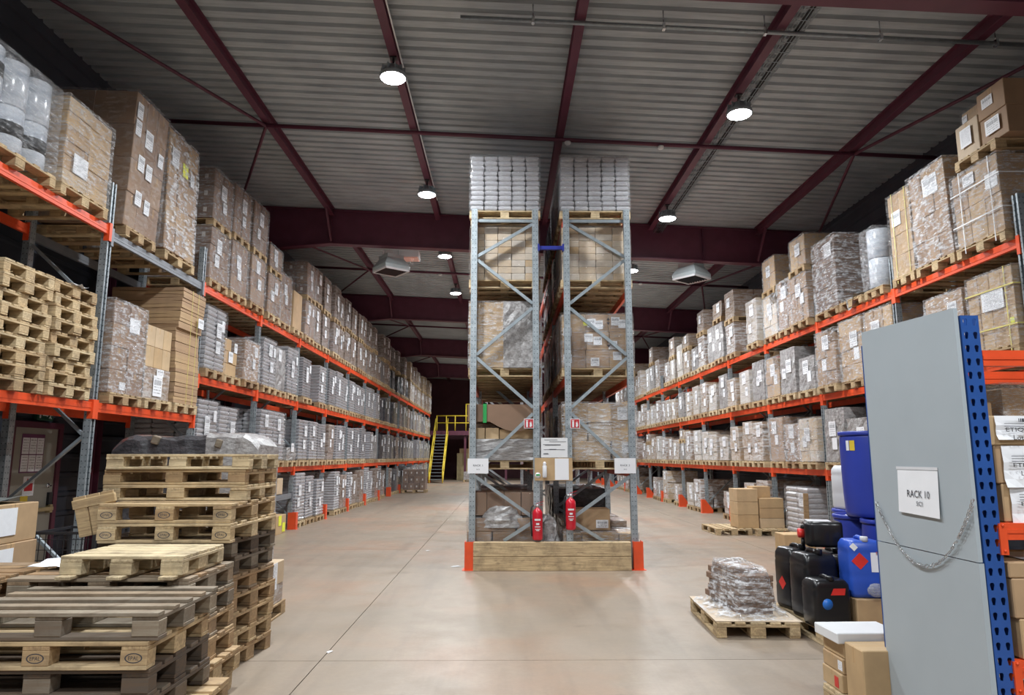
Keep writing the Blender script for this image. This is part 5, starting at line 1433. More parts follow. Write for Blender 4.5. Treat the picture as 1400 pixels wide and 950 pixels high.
    b.add([(x, y, z_) for x, y, z_ in vs], [f[::-1] for f in fs]); new('dark_wrapping', b.mesh('dark_wrapping', M['film_dark']), t)
    b = MB(); vs2 = [(x * 1.015, y * 1.03, z_ * 1.008 + 0.01) for x, y, z_ in vs[13 * m_:]]; n2 = nx - 13
    b.add(vs2, [(i * m_ + j, (i + 1) * m_ + j, (i + 1) * m_ + j + 1, i * m_ + j + 1) for i in range(n2) for j in range(m_ - 1)] + [tuple(n2 * m_ + j for j in range(m_))]); new('milky_wrapping', b.mesh('milky_wrapping', M['film_grey']), t)
    b = MB(); vs3 = [(x, y * 1.02, z_ * 1.006 + 0.012) for x, y, z_ in vs if z_ > 1.6]
    for x_, z_ in ((-0.33, 1.78), (0.42, 1.74)):
        b = MB(); b.bevbox(-0.04, 0.04, -0.44, -0.36, -0.05, 0.05, 0.01, mat=Matrix.Translation((x_, 0, z_)) @ Matrix.Rotation(0.3, 4, 'Y')); new('timber_end', b.mesh('timber_end', M['wood']), t, tone=0.8)
    # cartons on a pallet beyond the tall stack
    cx, cy = -2.86, 7.55
    z = pallet(cx, cy + 0.1, 0, 'wooden pallet under a labelled kraft carton beside the tall stack', R(90), 1.2, 0.8, 0.144, 0.45, True)
    k = 0
    for (yy, lab) in ((cy - 0.2, 'nearer grey-brown flat pack under the labelled kraft carton'), (cy + 0.36, 'farther grey-brown flat pack under the labelled kraft carton')):
        t = thing('flat_pack', lab, 'carton', (cx, yy, z), 0, 'flat packs beside the tall stack'); new('carton_body', carton_mesh(0.76, 0.54, 0.2, 'card_wrap'), t, tone=0.8, film=0.8)
    t = thing('carton', 'kraft carton with white address sheet draped over its edge, beside the tall stack', 'carton', (cx, cy + 0.08, z + 0.203)); new('carton_body', carton_mesh(0.78, 1.06, 0.24), t, tone=0.22)
    put_label(t, '+x', 0.39, 0.53, 0.1, 0.1, 0.36, 0.28, 'sheet', 0.004)
    # wire cage behind
    t = thing('mesh_cage', 'dark wire mesh cage behind the tall pallet stack', 'cage', (-4.35, 7.45, 0))
    b = MB()
    for x in (-0.3, 0.3):
        for y in (-0.3, 0.3): b.box(x - 0.015, x + 0.015, y - 0.015, y + 0.015, 0, 1.0)
    for z_ in (0.05, 0.97):
        for y in (-0.3, 0.3): b.box(-0.3, 0.3, y - 0.012, y + 0.012, z_, z_ + 0.025)
        for x in (-0.3, 0.3): b.box(x - 0.012, x + 0.012, -0.3, 0.3, z_, z_ + 0.025)
    new('cage_frame', b.mesh('cage_frame', M['black_steel']), t)
    b = MB(); b.box(-0.003, 0.003, -0.303, -0.297, 0.05, 0.99); wv = b.mesh('wire', M['black_steel'])
    b = MB(); b.box(-0.3, 0.3, -0.303, -0.297, -0.003, 0.003); wh = b.mesh('wire', M['black_steel'])
    for k in range(9): new('wire', wv, t, (-0.24 + 0.06 * k, 0, 0)); new('wire', wh, t, (0, 0, 0.12 + 0.1 * k))
    t = thing('pallet_offcut', 'short offcut of pallet boards leaning on the mesh cage', 'offcut', (-3.36, 5.75, 1.26), 0)
    t.rotation_euler = (R(15), R(-12), 0)
    for k in range(3): new('board', wboard(0.1, 0.32, 0.02), t, (0.11 * k, 0, 0), (R(80), 0, 0), tone=0.3)
    for k in range(2): new('batten', wboard(0.34, 0.07, 0.03), t, (0.11, 0.02, -0.1 + 0.2 * k), (R(80), 0, 0), tone=0.35)


# ---------------------------------------------------------------- rack 10 and its board, right foreground
def rack_ten():
    X0, YN, YFAR = 2.5, 3.72, 4.71
    rk = thing('shelving_rack', 'short rack with perforated blue uprights and orange beams behind the grey board', 'pallet rack', (X0, YN, 0))
    H_ = 2.56
    # perforated blue upright: front web with teardrop holes, side flanges
    def upright(y0, x0, front):
        b = MB(); W = 0.1; cw, chh = W / 2, 0.0735; rows = int(H_ / chh)
        hp = []
        for a in (-30, 30, 90, 150, 210): hp.append((0.012 * math.cos(R(a)), 0.012 + 0.012 * math.sin(R(a))))
        hp = [(0.0125 * math.cos(R(a)), 0.008 + 0.0125 * math.sin(R(a))) for a in (-20, 20, 60, 120, 160, 200)] + [(-0.006, -0.02), (0.006, -0.02)]
        op = [(cw / 2, -0.005), (cw / 2, chh / 2), (0.006, chh / 2), (-0.006, chh / 2), (-cw / 2, chh / 2), (-cw / 2, -0.005), (-cw / 2, -chh / 2), (cw / 2, -chh / 2)]
        op = [(cw / 2, 0.0), (cw / 2, chh / 4), (cw / 4, chh / 2), (-cw / 4, chh / 2), (-cw / 2, chh / 4), (-cw / 2, 0.0), (-cw / 2, -chh / 2), (cw / 2, -chh / 2)]
        for i in range(rows):
            for j in range(2):
                c = (x0 + cw * (j + 0.5), chh * (i + 0.5))
                vs = [(c[0] + p, y0, c[1] + q) for p, q in op] + [(c[0] + p, y0, c[1] + q) for p, q in hp] + [(c[0] + p, y0 + 0.004, c[1] + q) for p, q in hp]
                fs = []
                for k in range(8):
                    k2 = (k + 1) % 8
                    fs.append((k, 8 + k, 8 + k2, k2)); fs.append((8 + k, 16 + k, 16 + k2, 8 + k2))
                # corners left out by the octagon outline
                b.add(vs, fs)
                b.add([(c[0] + cw / 2, y0, c[1] + chh / 4), (c[0] + cw / 2, y0, c[1] + chh / 2), (c[0] + cw / 4, y0, c[1] + chh / 2), (c[0] - cw / 2, y0, c[1] + chh / 4), (c[0] - cw / 4, y0, c[1] + chh / 2), (c[0] - cw / 2, y0, c[1] + chh / 2)], [(0, 2, 1), (3, 5, 4)])
        h = rows * chh
        b.box(x0, x0 + 0.003, y0 + 0.0005, y0 + 0.08, 0, h); b.box(x0 + W - 0.003, x0 + W, y0 + 0.0005, y0 + 0.08, 0, h)
        b.box(x0, x0 + 0.03, y0 + 0.077, y0 + 0.08, 0, h); b.box(x0 + W - 0.03, x0 + W, y0 + 0.077, y0 + 0.08, 0, h)
        return b.mesh('upright', M['blue_steel'])
    new('upright', upright(0, 0.012, True), rk)
    o = new('upright', upright(0, 0.012, False), rk, (0, YFAR - YN, 0))
    lv = [0.70, 1.385, 2.305]
    for z in lv:
        for y in (0.02, YFAR - YN - 0.02):
            b = MB(); b.box(0.115, 2.8, y - 0.02, y + 0.03, z - 0.085, z); b.box(0.115, 2.8, y - 0.024, y - 0.02, z - 0.05, z - 0.03)
            if z < 2: b.box(0.098, 0.138, y - 0.03, y + 0.035, z - 0.16, z - 0.001)
            for q in ((0.0, -0.13) if z < 2 else ()): b.lathe([(0.009, 0), (0.006, 0.006)], 8, mat=Matrix.Translation((0.118, y - 0.03, z + q - 0.01)) @ Matrix.Rotation(R(90), 4, 'X'))
            new('beam', b.mesh('beam', M['orange']), rk)
    for z in lv[:2]:
        b = MB(); b.box(0.12, 2.8, 0.055, YFAR - YN - 0.055, z - 0.03, z - 0.008); new('shelf_board', b.mesh('shelf_board', M['wood']), rk, tone=0.2)
    for x in (2.8,):
        new('upright', rk.children[0].data, rk, (2.8, 0, 0)); new('upright', rk.children[0].data, rk, (2.8, YFAR - YN, 0))
    # grey end board in two pieces
    t = thing('end_board', 'tall grey board in two pieces closing the end of the blue rack', 'board', (X0, YN, 0))
    for nm, z0, z1, dz in (('upper_panel', 1.186, 2.58, 0), ('lower_panel', 0.004, 1.18, 0)):
        b = MB()
        b.prism([(YFAR - YN + 0.0, z0), (0.0, z0), (0.0, z1 - (0.04 if nm == 'upper_panel' else 0)), (YFAR - YN, z1)][::-1], 0, -0.022, 0.006 if nm == 'lower_panel' else 0.0)
        new(nm, b.mesh(nm, M['panel']), t)
    s = thing('rack_sign', 'white paper sign reading RACK 10 taped to the grey board', 'sign', (X0 - 0.0235, 4.195, 1.395), R(-90))
    b = MB(); n_ = 8; vs = []
    for i in range(n_ + 1):
        x = -0.205 + 0.41 * i / n_
        for j in range(5):
            zz = 0.255 * j / 4
            vs.append((x, -0.002 - 0.012 * (1 - j / 4) * (0.92 + 0.08 * math.sin(i * 0.8)), zz - 0.012 * (i / n_) * (1 - j / 4)))
    b.add(vs, [(i * 5 + j, i * 5 + 5 + j, i * 5 + 6 + j, i * 5 + j + 1) for i in range(n_) for j in range(4)])
    new('sheet', b.mesh('sheet', M['paper']), s)
    b = MB(); b.box(-0.215, 0.205, -0.003, 0, 0.258, 0.276); new('tape', b.mesh('tape', M['plastic_white']), s)
    new('lettering', text_mesh('RACK 10', 0.042, 'ink', 0.225), s, (0.01, -0.0122, 0.095), (R(-2.5), 0, 0)); new('lettering', text_mesh('SCI', 0.026, 'ink', 0.062), s, (0.02, -0.0148, 0.048), (R(-2.5), 0, 0))
    # chain hanging in a double swag across the board
    c = thing('chain', 'thin steel chain hanging in a swag across the grey board', 'chain', (X0 - 0.036, YN, 0))
    def swag(z0, z1, sag, off):
        pts = []
        for k in range(61):
            u = k / 60
            pts.append(Vector((off, 0.96 * (1 - u) - 0.02, z0 + (z1 - z0) * u - sag * 4 * u * (1 - u))))
        return pts
    b = MB()
    for (pts) in (swag(1.43, 1.50, 0.37, 0.0), swag(1.43, 1.47, 0.345, -0.004)):
        d = 0; last = pts[0]; k = 0
        for p in pts[1:]:
            d += (p - last).length
            if d > 0.024:
                tdir = (p - last).normalized(); last = p; d = 0; k += 1
                q = tdir.to_track_quat('X', 'Z').to_matrix().to_4x4(); m = Matrix.Translation(p) @ q @ Matrix.Rotation(R(90) * (k % 2), 4, 'X')
                ring = []
                for a in range(8): ring.append(m @ Vector((0.016 * math.cos(a * math.pi / 4), 0.007 * math.sin(a * math.pi / 4), 0)))
                b.tube(ring + [ring[0]], 0.0022, 4)
            else: pass
    new('links', b.mesh('links', M['chrome']), c)
    for y, z in ((0.94, 1.43), (-0.02, 1.5)):
        b = MB(); b.tube([(0.012, y, z + 0.005), (-0.006, y, z + 0.005), (-0.008, y, z - 0.012), (0.0, y, z - 0.016)], 0.003, 6); new('hook', b.mesh('hook', M['chrome']), c)
    # cartons with hanging sheets on the middle level, others below
    GS = 'cartons on the blue rack'
    def lcarton(x, z, w_, d, h, lab, tn, sheet=None, y=YN + 0.26):
        t = thing('carton', lab, 'carton', (x, y, z), 0, GS); new('carton_body', carton_mesh(w_, d, h), t, tone=tn)
        if sheet:
            b = MB(); hh = sheet; vs = []
            for i in range(7):
                for j in range(6):
                    xx = -0.215 + 0.05 * i; zz = h - hh * j / 5
                    vs.append((xx, -d / 2 - 0.006 - 0.02 * math.sin(j * 0.9 + i * 0.4) ** 2 * (j / 5), zz + 0.0))
            b.add(vs, [(i * 6 + j, i * 6 + j + 1, i * 6 + 7 + j, i * 6 + 6 + j) for i in range(6) for j in range(5)]); o = new('hanging_sheet', b.mesh('hanging_sheet', M['paper']), t)
            new('lettering', text_mesh('ETIQF', 0.026, 'rubber', 0.12), o, (-0.115, -d / 2 - 0.031, h * 0.34 + 0.015)); new('lettering', text_mesh('Lot', 0.024, 'rubber', 0.055), o, (-0.11, -d / 2 - 0.031, h * 0.34 - 0.025))
            b = MB()
            for k in range(12): b.box(-0.1 + 0.009 * k, -0.096 + 0.009 * k + 0.002 * (k % 3), -d / 2 - 0.03, -d / 2 - 0.029, h * 0.78, h * 0.9)
            for k in range(3): b.box(-0.18, -0.05 + 0.02 * k, -d / 2 - 0.03, -d / 2 - 0.029, h * 0.72 - 0.014 * k, h * 0.72 - 0.014 * k + 0.003)
            new('barcode', b.mesh('barcode', M['ink']), o)
        return z + h + 0.002
    z = lv[1] + 0.002
    z = lcarton(2.92, z, 0.5, 0.44, 0.2, 'lowest of the cartons with a hanging ETIQF Lot sheet, blue rack', 0.4, 0.26)
    z = lcarton(2.9, z, 0.5, 0.44, 0.2, 'middle carton with a hanging ETIQF Lot sheet, blue rack', 0.4, 0.22)
    z = lcarton(2.88, z, 0.52, 0.44, 0.16, 'top carton with a curled ETIQF sheet, blue rack', 0.3, 0.13)
    b = MB(); o = thing('wrapped_parcel', 'crumpled film-wrapped parcel on the top labelled carton, blue rack', 'parcel', (2.96, YN + 0.3, z)); new('carton', carton_mesh(0.3, 0.3, 0.16), o, tone=0.4); f = new('stretch_film', SHELL[0], o, (0, 0, 0), (0, 0, 0), (0.34, 0.34, 0.19), film=1.2)
    lcarton(2.7, z, 0.1, 0.2, 0.08, 'tiny kraft box beside the film parcel, blue rack', 0.2)
    z = lv[0] + 0.002
    z = lcarton(2.95, z, 0.56, 0.5, 0.2, 'lower kraft carton on the bottom shelf, blue rack', 0.35); z = lcarton(2.93, z, 0.56, 0.5, 0.2, 'second kraft carton on the bottom shelf, blue rack', 0.35)
    z = lcarton(2.91, z, 0.54, 0.5, 0.08, 'flat kraft carton with folded paper on the bottom shelf pile, blue rack', 0.38)
    b = MB(); b.add([(-0.12, -0.26, 0.004), (0.16, -0.26, 0.004), (0.16, 0.1, 0.004), (-0.08, 0.1, 0.004), (0.0, -0.28, -0.05)], [(0, 1, 2, 3), (0, 4, 1)]); thing('loose_paper', 'folded white paper on the flat carton, blue rack', 'paper', (2.88, YN + 0.28, z), me=b.mesh('loose_paper', M['paper']))
    z = lv[1]
    for k in range(2): lcarton(3.55, lv[1] + k * 0.262, 0.6, 0.5, 0.26, ('lower', 'upper')[k] + ' plain carton beyond the labelled ones, middle shelf, blue rack', 0.4)
    lcarton(3.62, lv[0], 0.6, 0.5, 0.34, 'plain carton beyond the pile on the bottom shelf, blue rack', 0.4)
    lcarton(2.95, 0.0, 0.5, 0.6, 0.4, 'kraft carton on the floor under the blue rack', 0.35, y=YN + 0.4)


# ---------------------------------------------------------------- drums, canisters, cartons on the right
def drum(label, x, y, z, mat='plastic_blue', group='blue plastic drums'):
    t = thing('drum', label, 'drum', (x, y, z), 0, group)
    b = MB(); b.lathe([(0.25, 0.0), (0.268, 0.01), (0.275, 0.05), (0.285, 0.25), (0.29, 0.5), (0.29, 0.78), (0.286, 0.86), (0.28, 0.9), (0.27, 0.905)], 32); new('barrel', b.mesh('barrel', M[mat]), t)
    b = MB(); b.lathe([(0.28, 0.885), (0.3, 0.888), (0.303, 0.9), (0.303, 0.925), (0.295, 0.932), (0.27, 0.932), (0.265, 0.9)], 32); new('rim', b.mesh('rim', M[mat]), t)
    for a in (0.3, 3.4):
        b = MB(); b.lathe([(0.035, 0.9), (0.035, 0.925), (0.03, 0.93)], 12, c=(0.17 * math.cos(a), 0.17 * math.sin(a), 0)); new('bung', b.mesh('bung', M['plastic_white']), t)
    return t


def canister(label, x, y, z, w_, d, h, rz, mat, group, stickers=()):
    """jerrican: rounded-corner body narrowing at the shoulders, moulded handle, screw cap"""
    t = thing('canister', label, 'canister', (x, y, z), rz, group)
    def ring(sw, sd, zz, rr=0.28):
        pts = []
        for q in range(4):
            for k in range(4):
                a = math.pi / 2 * q + math.pi / 2 * k / 3
                cx = (1 if q in (0, 3) else -1) * (sw / 2 * (1 - rr)); cy = (1 if q in (0, 1) else -1) * (sd / 2 * (1 - rr))
                pts.append((cx + sw / 2 * rr * math.cos(a), cy + sd / 2 * rr * math.sin(a), zz))
        return pts
    b = MB(); L = [(0.86, 0.0), (0.95, 0.015), (1.0, 0.07), (1.0, 0.3), (0.985, 0.34), (1.0, 0.38), (1.0, 0.68), (0.975, 0.71), (0.995, 0.74), (0.97, 0.82), (0.86, 0.88), (0.8, 0.9)]
    vs = []
    for s, zz in L: vs += ring(w_ * s, d * s, h * zz)
    n_ = 16; fs = [(i * n_ + k, i * n_ + (k + 1) % n_, (i + 1) * n_ + (k + 1) % n_, (i + 1) * n_ + k) for i in range(len(L) - 1) for k in range(n_)] + [tuple(range(n_))[::-1], tuple((len(L) - 1) * n_ + k for k in range(n_))]
    b.add(vs, fs, 0, True); new('body', b.mesh('body', M[mat]), t)
    b = MB(); y0, y1 = -d * 0.22, d * 0.3
    b.tube([(0, y0, h * 0.88), (0, y0 + 0.012, h * 0.915), (0, y0 + 0.05, h * 0.935), (0, y1 - 0.05, h * 0.935), (0, y1 - 0.012, h * 0.915), (0, y1, h * 0.88)], 0.022, 8); new('handle', b.mesh('handle', M[mat]), t)
    b = MB(); b.lathe([(0.036, h * 0.89), (0.036, h * 0.96), (0.032, h * 0.97)], 14, c=(0, -d * 0.34, 0)); new('cap', b.mesh('cap', M['plastic_black' if 'black' in mat else 'plastic_white']), t)
    for st in stickers:
        face, u, v, sw, sh, m, shape = st
        b = MB()
        if shape == 'round': b.lathe([(sw / 2, 0), (sw / 2, 0.002)], 18)
        elif shape == 'diamond': b.box(-sw / 2, sw / 2, -sh / 2, sh / 2, 0, 0.002, mat=Matrix.Rotation(R(45), 4, 'Z'))
        elif shape == 'slant': b.add([(-sw / 2, -sh / 2, 0.002), (sw * 0.42, -sh / 2, 0.002), (sw / 2, sh / 2, 0.002), (-sw * 0.3, sh / 2, 0.002)], [(0, 1, 2, 3)])
        else: b.box(-sw / 2, sw / 2, -sh / 2, sh / 2, 0, 0.002)
        loc, rot = {'-y': ((u, -d / 2 - 0.001, v), (R(90), 0, 0)), '-x': ((-w_ / 2 - 0.001, u, v), (R(90), 0, R(-90)))}[face]
        new('sticker', b.mesh('sticker', M[m]), t, loc, rot)
    return t


def right_front():
    zp = pallet(4.15, 7.85, 0, 'wooden pallet under the two lower blue drums', R(90), tone=0.4)
    drum('lower blue drum, the one nearer the grey board', 4.12, 7.52, zp); drum('lower blue drum, behind the other lower one', 4.12, 8.16, zp)
    t = drum('big blue drum standing on top of two others, yellow label', 4.1, 7.84, zp + 0.933)
    for a, w_, m in ((-2.62, 0.06, 'yellow'), (-2.82, 0.04, 'paper')):
        b = MB(); vs = []
        for i in range(5):
            q = a + (i - 2) * w_ / 0.292 / 4
            for z in (0.72, 0.83): vs.append((0.2935 * math.cos(q), 0.2935 * math.sin(q), z))
        b.add(vs, [(2 * i, 2 * i + 2, 2 * i + 3, 2 * i + 1) for i in range(4)]); new('drum_label', b.mesh('drum_label', M[m]), t)
    zq = pallet(4.6, 8.95, 0, 'wooden pallet under the blue drum carrying the milky canister', R(90), tone=0.4)
    drum('blue drum at the back carrying a milky canister', 4.5, 8.98, zq)
    canister('milky white canister standing on the back blue drum', 4.42, 8.9, zq + 0.933, 0.36, 0.4, 0.6, R(10), 'plastic_white', None)
    GJ = 'black canisters on a pallet'
    zj = pallet(3.36, 7.35, 0, 'wooden pallet under the black canisters', R(90), tone=0.15, detail=True)
    canister('short black canister with round blue sticker, front of its pallet', 3.09, 6.9, zj, 0.36, 0.27, 0.48, R(4), 'plastic_black', GJ, (('-y', -0.06, 0.22, 0.1, 0.1, 'sticker_blue', 'round'), ('-y', 0.05, 0.33, 0.15, 0.06, 'sticker_red', 'slant')))
    canister('tall black canister just behind the short one, no sticker', 3.15, 7.28, zj, 0.36, 0.34, 0.69, R(6), 'plastic_black', GJ)
    canister('tall black canister with red diamond on its side, rear of the pallet', 3.16, 7.7, zj, 0.36, 0.34, 0.69, R(8), 'plastic_black', GJ, (('-x', 0.0, 0.26, 0.1, 0.1, 'sticker_red', 'diamond'),))
    canister('tall black canister beside the blue canister, front row', 3.58, 7.36, zj, 0.36, 0.34, 0.64, R(2), 'plastic_black', GJ)
    canister('tall black canister hidden behind, beside the blue drums', 3.56, 7.76, zj, 0.36, 0.34, 0.64, R(0), 'plastic_black', GJ)
    t = canister('black canister lying on its side on the others, red and white end', 3.2, 7.5, zj + 0.66 + 0.15, 0.3, 0.26, 0.4, 0, 'plastic_black', GJ)
    t.rotation_euler = (R(90), 0, R(-105)); t.location = (3.52, 7.42, zj + 0.66 + 0.13)
    b = MB(); b.box(-0.12, 0.12, 0.13, 0.134, 0.1, 0.33); new('white_wrap', b.mesh('white_wrap', M['plastic_white']), t)
    b = MB(); b.lathe([(0.05, 0.36), (0.05, 0.41), (0.04, 0.42)], 14, c=(0.0, 0.0, 0)); new('red_cap', b.mesh('red_cap', M['sticker_red']), t)
    t = thing('carton', 'printed kraft carton under the blue canister, on the pallet of black ones', 'carton', (3.54, 6.96, zj)); new('carton_body', carton_mesh(0.44, 0.38, 0.26), t, tone=0.3)
    b = MB()
    for k, (a, c, z) in enumerate(((-0.13, -0.05, 0.18), (-0.13, -0.09, 0.14), (-0.06, 0.02, 0.12), (-0.13, -0.02, 0.08), (0.08, 0.15, 0.13), (0.08, 0.15, 0.09))): b.box(a, c, -0.183, -0.181, z, z + 0.018)
    new('print', b.mesh('print', M['ink']), t)
    GB = 'bright blue canisters'
    canister('bright blue canister with red and white labels, standing on a kraft carton', 3.49, 6.98, zj + 0.262, 0.33, 0.34, 0.58, R(-6), 'plastic_blue2', GB, (('-y', -0.07, 0.34, 0.11, 0.11, 'sticker_red', 'diamond'), ('-y', 0.09, 0.33, 0.12, 0.18, 'notice', 'rect'), ('-y', 0.11, 0.41, 0.06, 0.03, 'sticker_red', 'rect'), ('-y', -0.12, 0.47, 0.05, 0.06, 'paper', 'diamond')))
    t = thing('carton', 'low kraft carton under the second bright blue canister', 'carton', (3.98, 6.72, 0)); new('carton_body', carton_mesh(0.4, 0.4, 0.34), t, tone=0.3)
    canister('bright blue canister beside the grey board, white hazard label', 3.83, 6.75, 0.342, 0.33, 0.3, 0.6, R(3), 'plastic_blue2', GB, (('-y', -0.03, 0.36, 0.2, 0.2, 'notice', 'rect'), ('-y', -0.04, 0.36, 0.1, 0.012, 'sticker_red', 'slant')))
    for k, (x, y, lab) in enumerate(((-0.75, 11.5, 'tiny white paper scrap on the floor beside the centre bumper'), (-1.4, 13.4, 'tiny white paper scrap on the floor of the exit-door aisle'), (-1.55, 6.6, 'pale shred of film on the floor beside the pallet stacks'))):
        b = MB(); q = (0.09, 0.05, 0.04)[k]; b.add([(-q, -0.5 * q, 0.004), (0.2 * q, -0.4 * q, 0.008), (q, 0.0, 0.003), (0.3 * q, 0.6 * q, 0.008), (-0.6 * q, 0.5 * q, 0.004)], [(0, 1, 2, 3, 4)]); thing('paper_scrap', lab, 'scrap', (x, y, 0), 0.5 * k, None, b.mesh('paper_scrap', M['paper']))
    # clear dispenser bag on the blue canister
    b = MB(); b.lathe([(0.03, 0), (0.075, 0.03), (0.08, 0.07), (0.05, 0.11), (0.02, 0.12)], 12, sx=1.1, sy=0.5); thing('clear_bag', 'clear blue plastic bag hanging low on the bright blue canister', 'bag', (3.5, 6.74, zj + 0.29), me=b.mesh('clear_bag', M['film_milky']), film=0.7)
    # wrapped parcel on a pallet in the aisle
    rz = R(-3)
    zz = pallet(2.5, 7.62, 0, 'wooden pallet under the shrink-wrapped parcel standing in the drum aisle', R(90) + rz, tone=0.22, detail=True)
    t = thing('wrapped_parcel', 'film-covered pile of brown packs slumped on a pallet in the drum aisle', 'parcel', (2.52, 7.66, zz), rz)
    r = random.Random(2)
    for k in range(6):
        w_ = 0.36 - 0.02 * k; o = new('brown_pack', carton_mesh(0.36, 0.8, 0.062), t, (0.0 + r.uniform(-0.02, 0.02), 0.06 + r.uniform(-0.03, 0.03), 0.064 * k), (0, 0, R(r.uniform(-4, 4) + 10)), tone=0.85)
    new('brown_pack', carton_mesh(0.28, 0.5, 0.05), t, (-0.01, 0.12, 0.384), (0, 0, R(10)), tone=0.8)
    b = MB(); n_, m_ = 26, 12; vs = []
    for i in range(m_ + 1):
        u = i / m_
        for j in range(n_):
            a = 2 * math.pi * j / n_; ca, sa = math.cos(a), math.sin(a)
            se = lambda v: math.copysign(abs(v) ** 0.45, v)
            if u < 0.35: q = u / 0.35; hx, hy, z = 0.43 - 0.2 * q, 0.62 - 0.12 * q, 0.01 + 0.06 * q * q
            else: q = (u - 0.35) / 0.65; hx, hy, z = 0.23 - 0.06 * q, 0.5 - 0.08 * q, 0.07 + 0.4 * q
            x, y = hx * se(ca), hy * se(sa)
            if z > 0.3: z -= 0.05 * max(0, -y) * 2 * (z - 0.3) / 0.2
            vs.append((x + r.uniform(-0.012, 0.012), y * 0.97 + r.uniform(-0.012, 0.012), z + r.uniform(-0.008, 0.008)))
    fs = [(i * n_ + j, i * n_ + (j + 1) % n_, (i + 1) * n_ + (j + 1) % n_, (i + 1) * n_ + j) for i in range(m_) for j in range(n_)]
    vs.append((0, 0.03, 0.49)); fs += [(m_ * n_ + j, m_ * n_ + (j + 1) % n_, len(vs) - 1) for j in range(n_)]
    ang = R(9)
    vs = [((x * math.cos(ang * min(1, z * 9)) - y * math.sin(ang * min(1, z * 9))), (x * math.sin(ang * min(1, z * 9)) + y * math.cos(ang * min(1, z * 9))), z) for x, y, z in vs]
    b.add(vs, fs); new('film_cover', b.mesh('film_cover', M['film']), t, film=1.35)
    b = MB(); b.box(-0.42, 0.42, -0.62, 0.6, 0.001, 0.008); new('base_board', b.mesh('base_board', M['card']), t, tone=0.12)
    # small pallet of cartons beside the grey board
    zb = pallet(2.76, 4.98, 0, 'half-size wooden pallet with cartons by the grey board', R(0), 0.96, 0.5, 0.144, 0.15, True)
    GC = 'cartons by the grey board'
    z = zb
    for k, (h, lab) in enumerate(((0.12, 'lowest flat kraft carton with red print by the grey board'), (0.1, 'middle flat kraft carton with blue label by the grey board'), (0.1, 'upper flat kraft carton under the white lid box'))):
        t = thing('carton', lab, 'carton', (2.52, 5.12, z), R(k - 1), GC); new('carton_body', carton_mesh(0.44 - 0.02 * k, 0.3, h), t, tone=0.3)
        if k == 0: b = MB(); b.box(-0.222, -0.2205, -0.1, -0.04, 0.02, 0.09); new('red_print', b.mesh('red_print', M['sticker_red']), t)
        if k == 1: b = MB(); b.box(-0.212, -0.2105, -0.14, -0.08, 0.02, 0.08); new('blue_label', b.mesh('blue_label', M['notice']), t)
        z += h + 0.002
    t = thing('lid_box', 'flat white lid box lying on the kraft cartons by the grey board', 'box', (2.5, 5.12, z), R(1)); new('lid', carton_mesh(0.46, 0.34, 0.071, 'white'), t)
    t = thing('carton', 'open torn kraft carton lying on the white lid box edge', 'carton', (2.97, 5.16, zb), R(8), GC); new('carton_body', carton_mesh(0.22, 0.26, 0.4), t, tone=0.45)
    b = MB(); b.add([(-0.11, -0.13, 0.4), (0.11, -0.13, 0.4), (0.11, -0.2, 0.47), (-0.11, -0.2, 0.46)], [(0, 1, 2, 3)]); b.add([(-0.11, 0.13, 0.4), (-0.11, -0.13, 0.4), (-0.17, -0.12, 0.48), (-0.17, 0.12, 0.48)], [(0, 1, 2, 3)]); new('flap', b.mesh('flap', M['card']), t, tone=0.3)
    t = thing('carton', 'plain kraft carton in front of the flat ones by the grey board', 'carton', (2.46, 4.81, zb), R(0), GC); new('carton_body', carton_mesh(0.3, 0.24, 0.35), t, tone=0.34)
    t = thing('carton', 'taller plain kraft carton touching the grey board', 'carton', (2.78, 4.83, zb), R(0), GC); new('carton_body', carton_mesh(0.3, 0.22, 0.42), t, tone=0.34)
    # two pallets with loose cartons beside the right rack
    for k, (x, y, lab) in enumerate(((5.17, 16.5, 'flat wooden pallet half bare, aisle side of the loose cartons'), (6.02, 16.35, 'flat wooden pallet under the stacked kraft cartons, rack side'))): za = pallet(x, y, 0, lab, R(90), tone=0.2, detail=True)
    GL = 'loose kraft cartons by the drum-side rack'
    for k in range(3):
        t = thing('carton', ('lowest', 'middle', 'top')[k] + ' carton of the tall kraft column on the loose pallets', 'carton', (5.52, 16.25, za + 0.29 * k), R(2), GL); new('carton_body', carton_mesh(0.48, 0.5, 0.285), t, tone=0.24)
    for k in range(3):
        t = thing('carton', ('lowest', 'middle', 'top')[k] + ' wide carton of the low kraft pile on the loose pallets', 'carton', (6.06, 16.2, za + 0.22 * k), 0, GL); new('carton_body', carton_mesh(0.54, 0.46, 0.215), t, tone=0.26)
    t = thing('carton', 'single kraft carton topping the low pile on the loose pallets', 'carton', (5.95, 16.45, za + 0.66), 0, GL); new('carton_body', carton_mesh(0.4, 0.4, 0.25), t, tone=0.24)
    # silvery stack and cartons inside the first bays
    z = pal_for('under the low silvery stack on the floor of the drum-side rack', PR_X - 0.1, 14.9, 0, 0.3)
    layered_load('low silvery stack with a plank leaning on it, floor of the drum-side rack', (PR_X - 0.1, 14.9, z), math.pi, (1.16, 1.1, 0.95), 9, (2, 2), 0.15, [('+x', 0.3, 0.7, 0.26, 0.26)], 'loads on the drum-side rack')
    b = MB(); b.bevbox(-0.05, 0.05, -0.015, 0.015, 0, 1.0, 0.003); o = thing('loose_plank', 'upright brown plank leaning against the low silvery stack', 'plank', (6.1, 14.28, 0), me=b.mesh('loose_plank', M['wood']), tone=0.45); o.rotation_euler = (R(-2), R(2), 0)
    z = 0
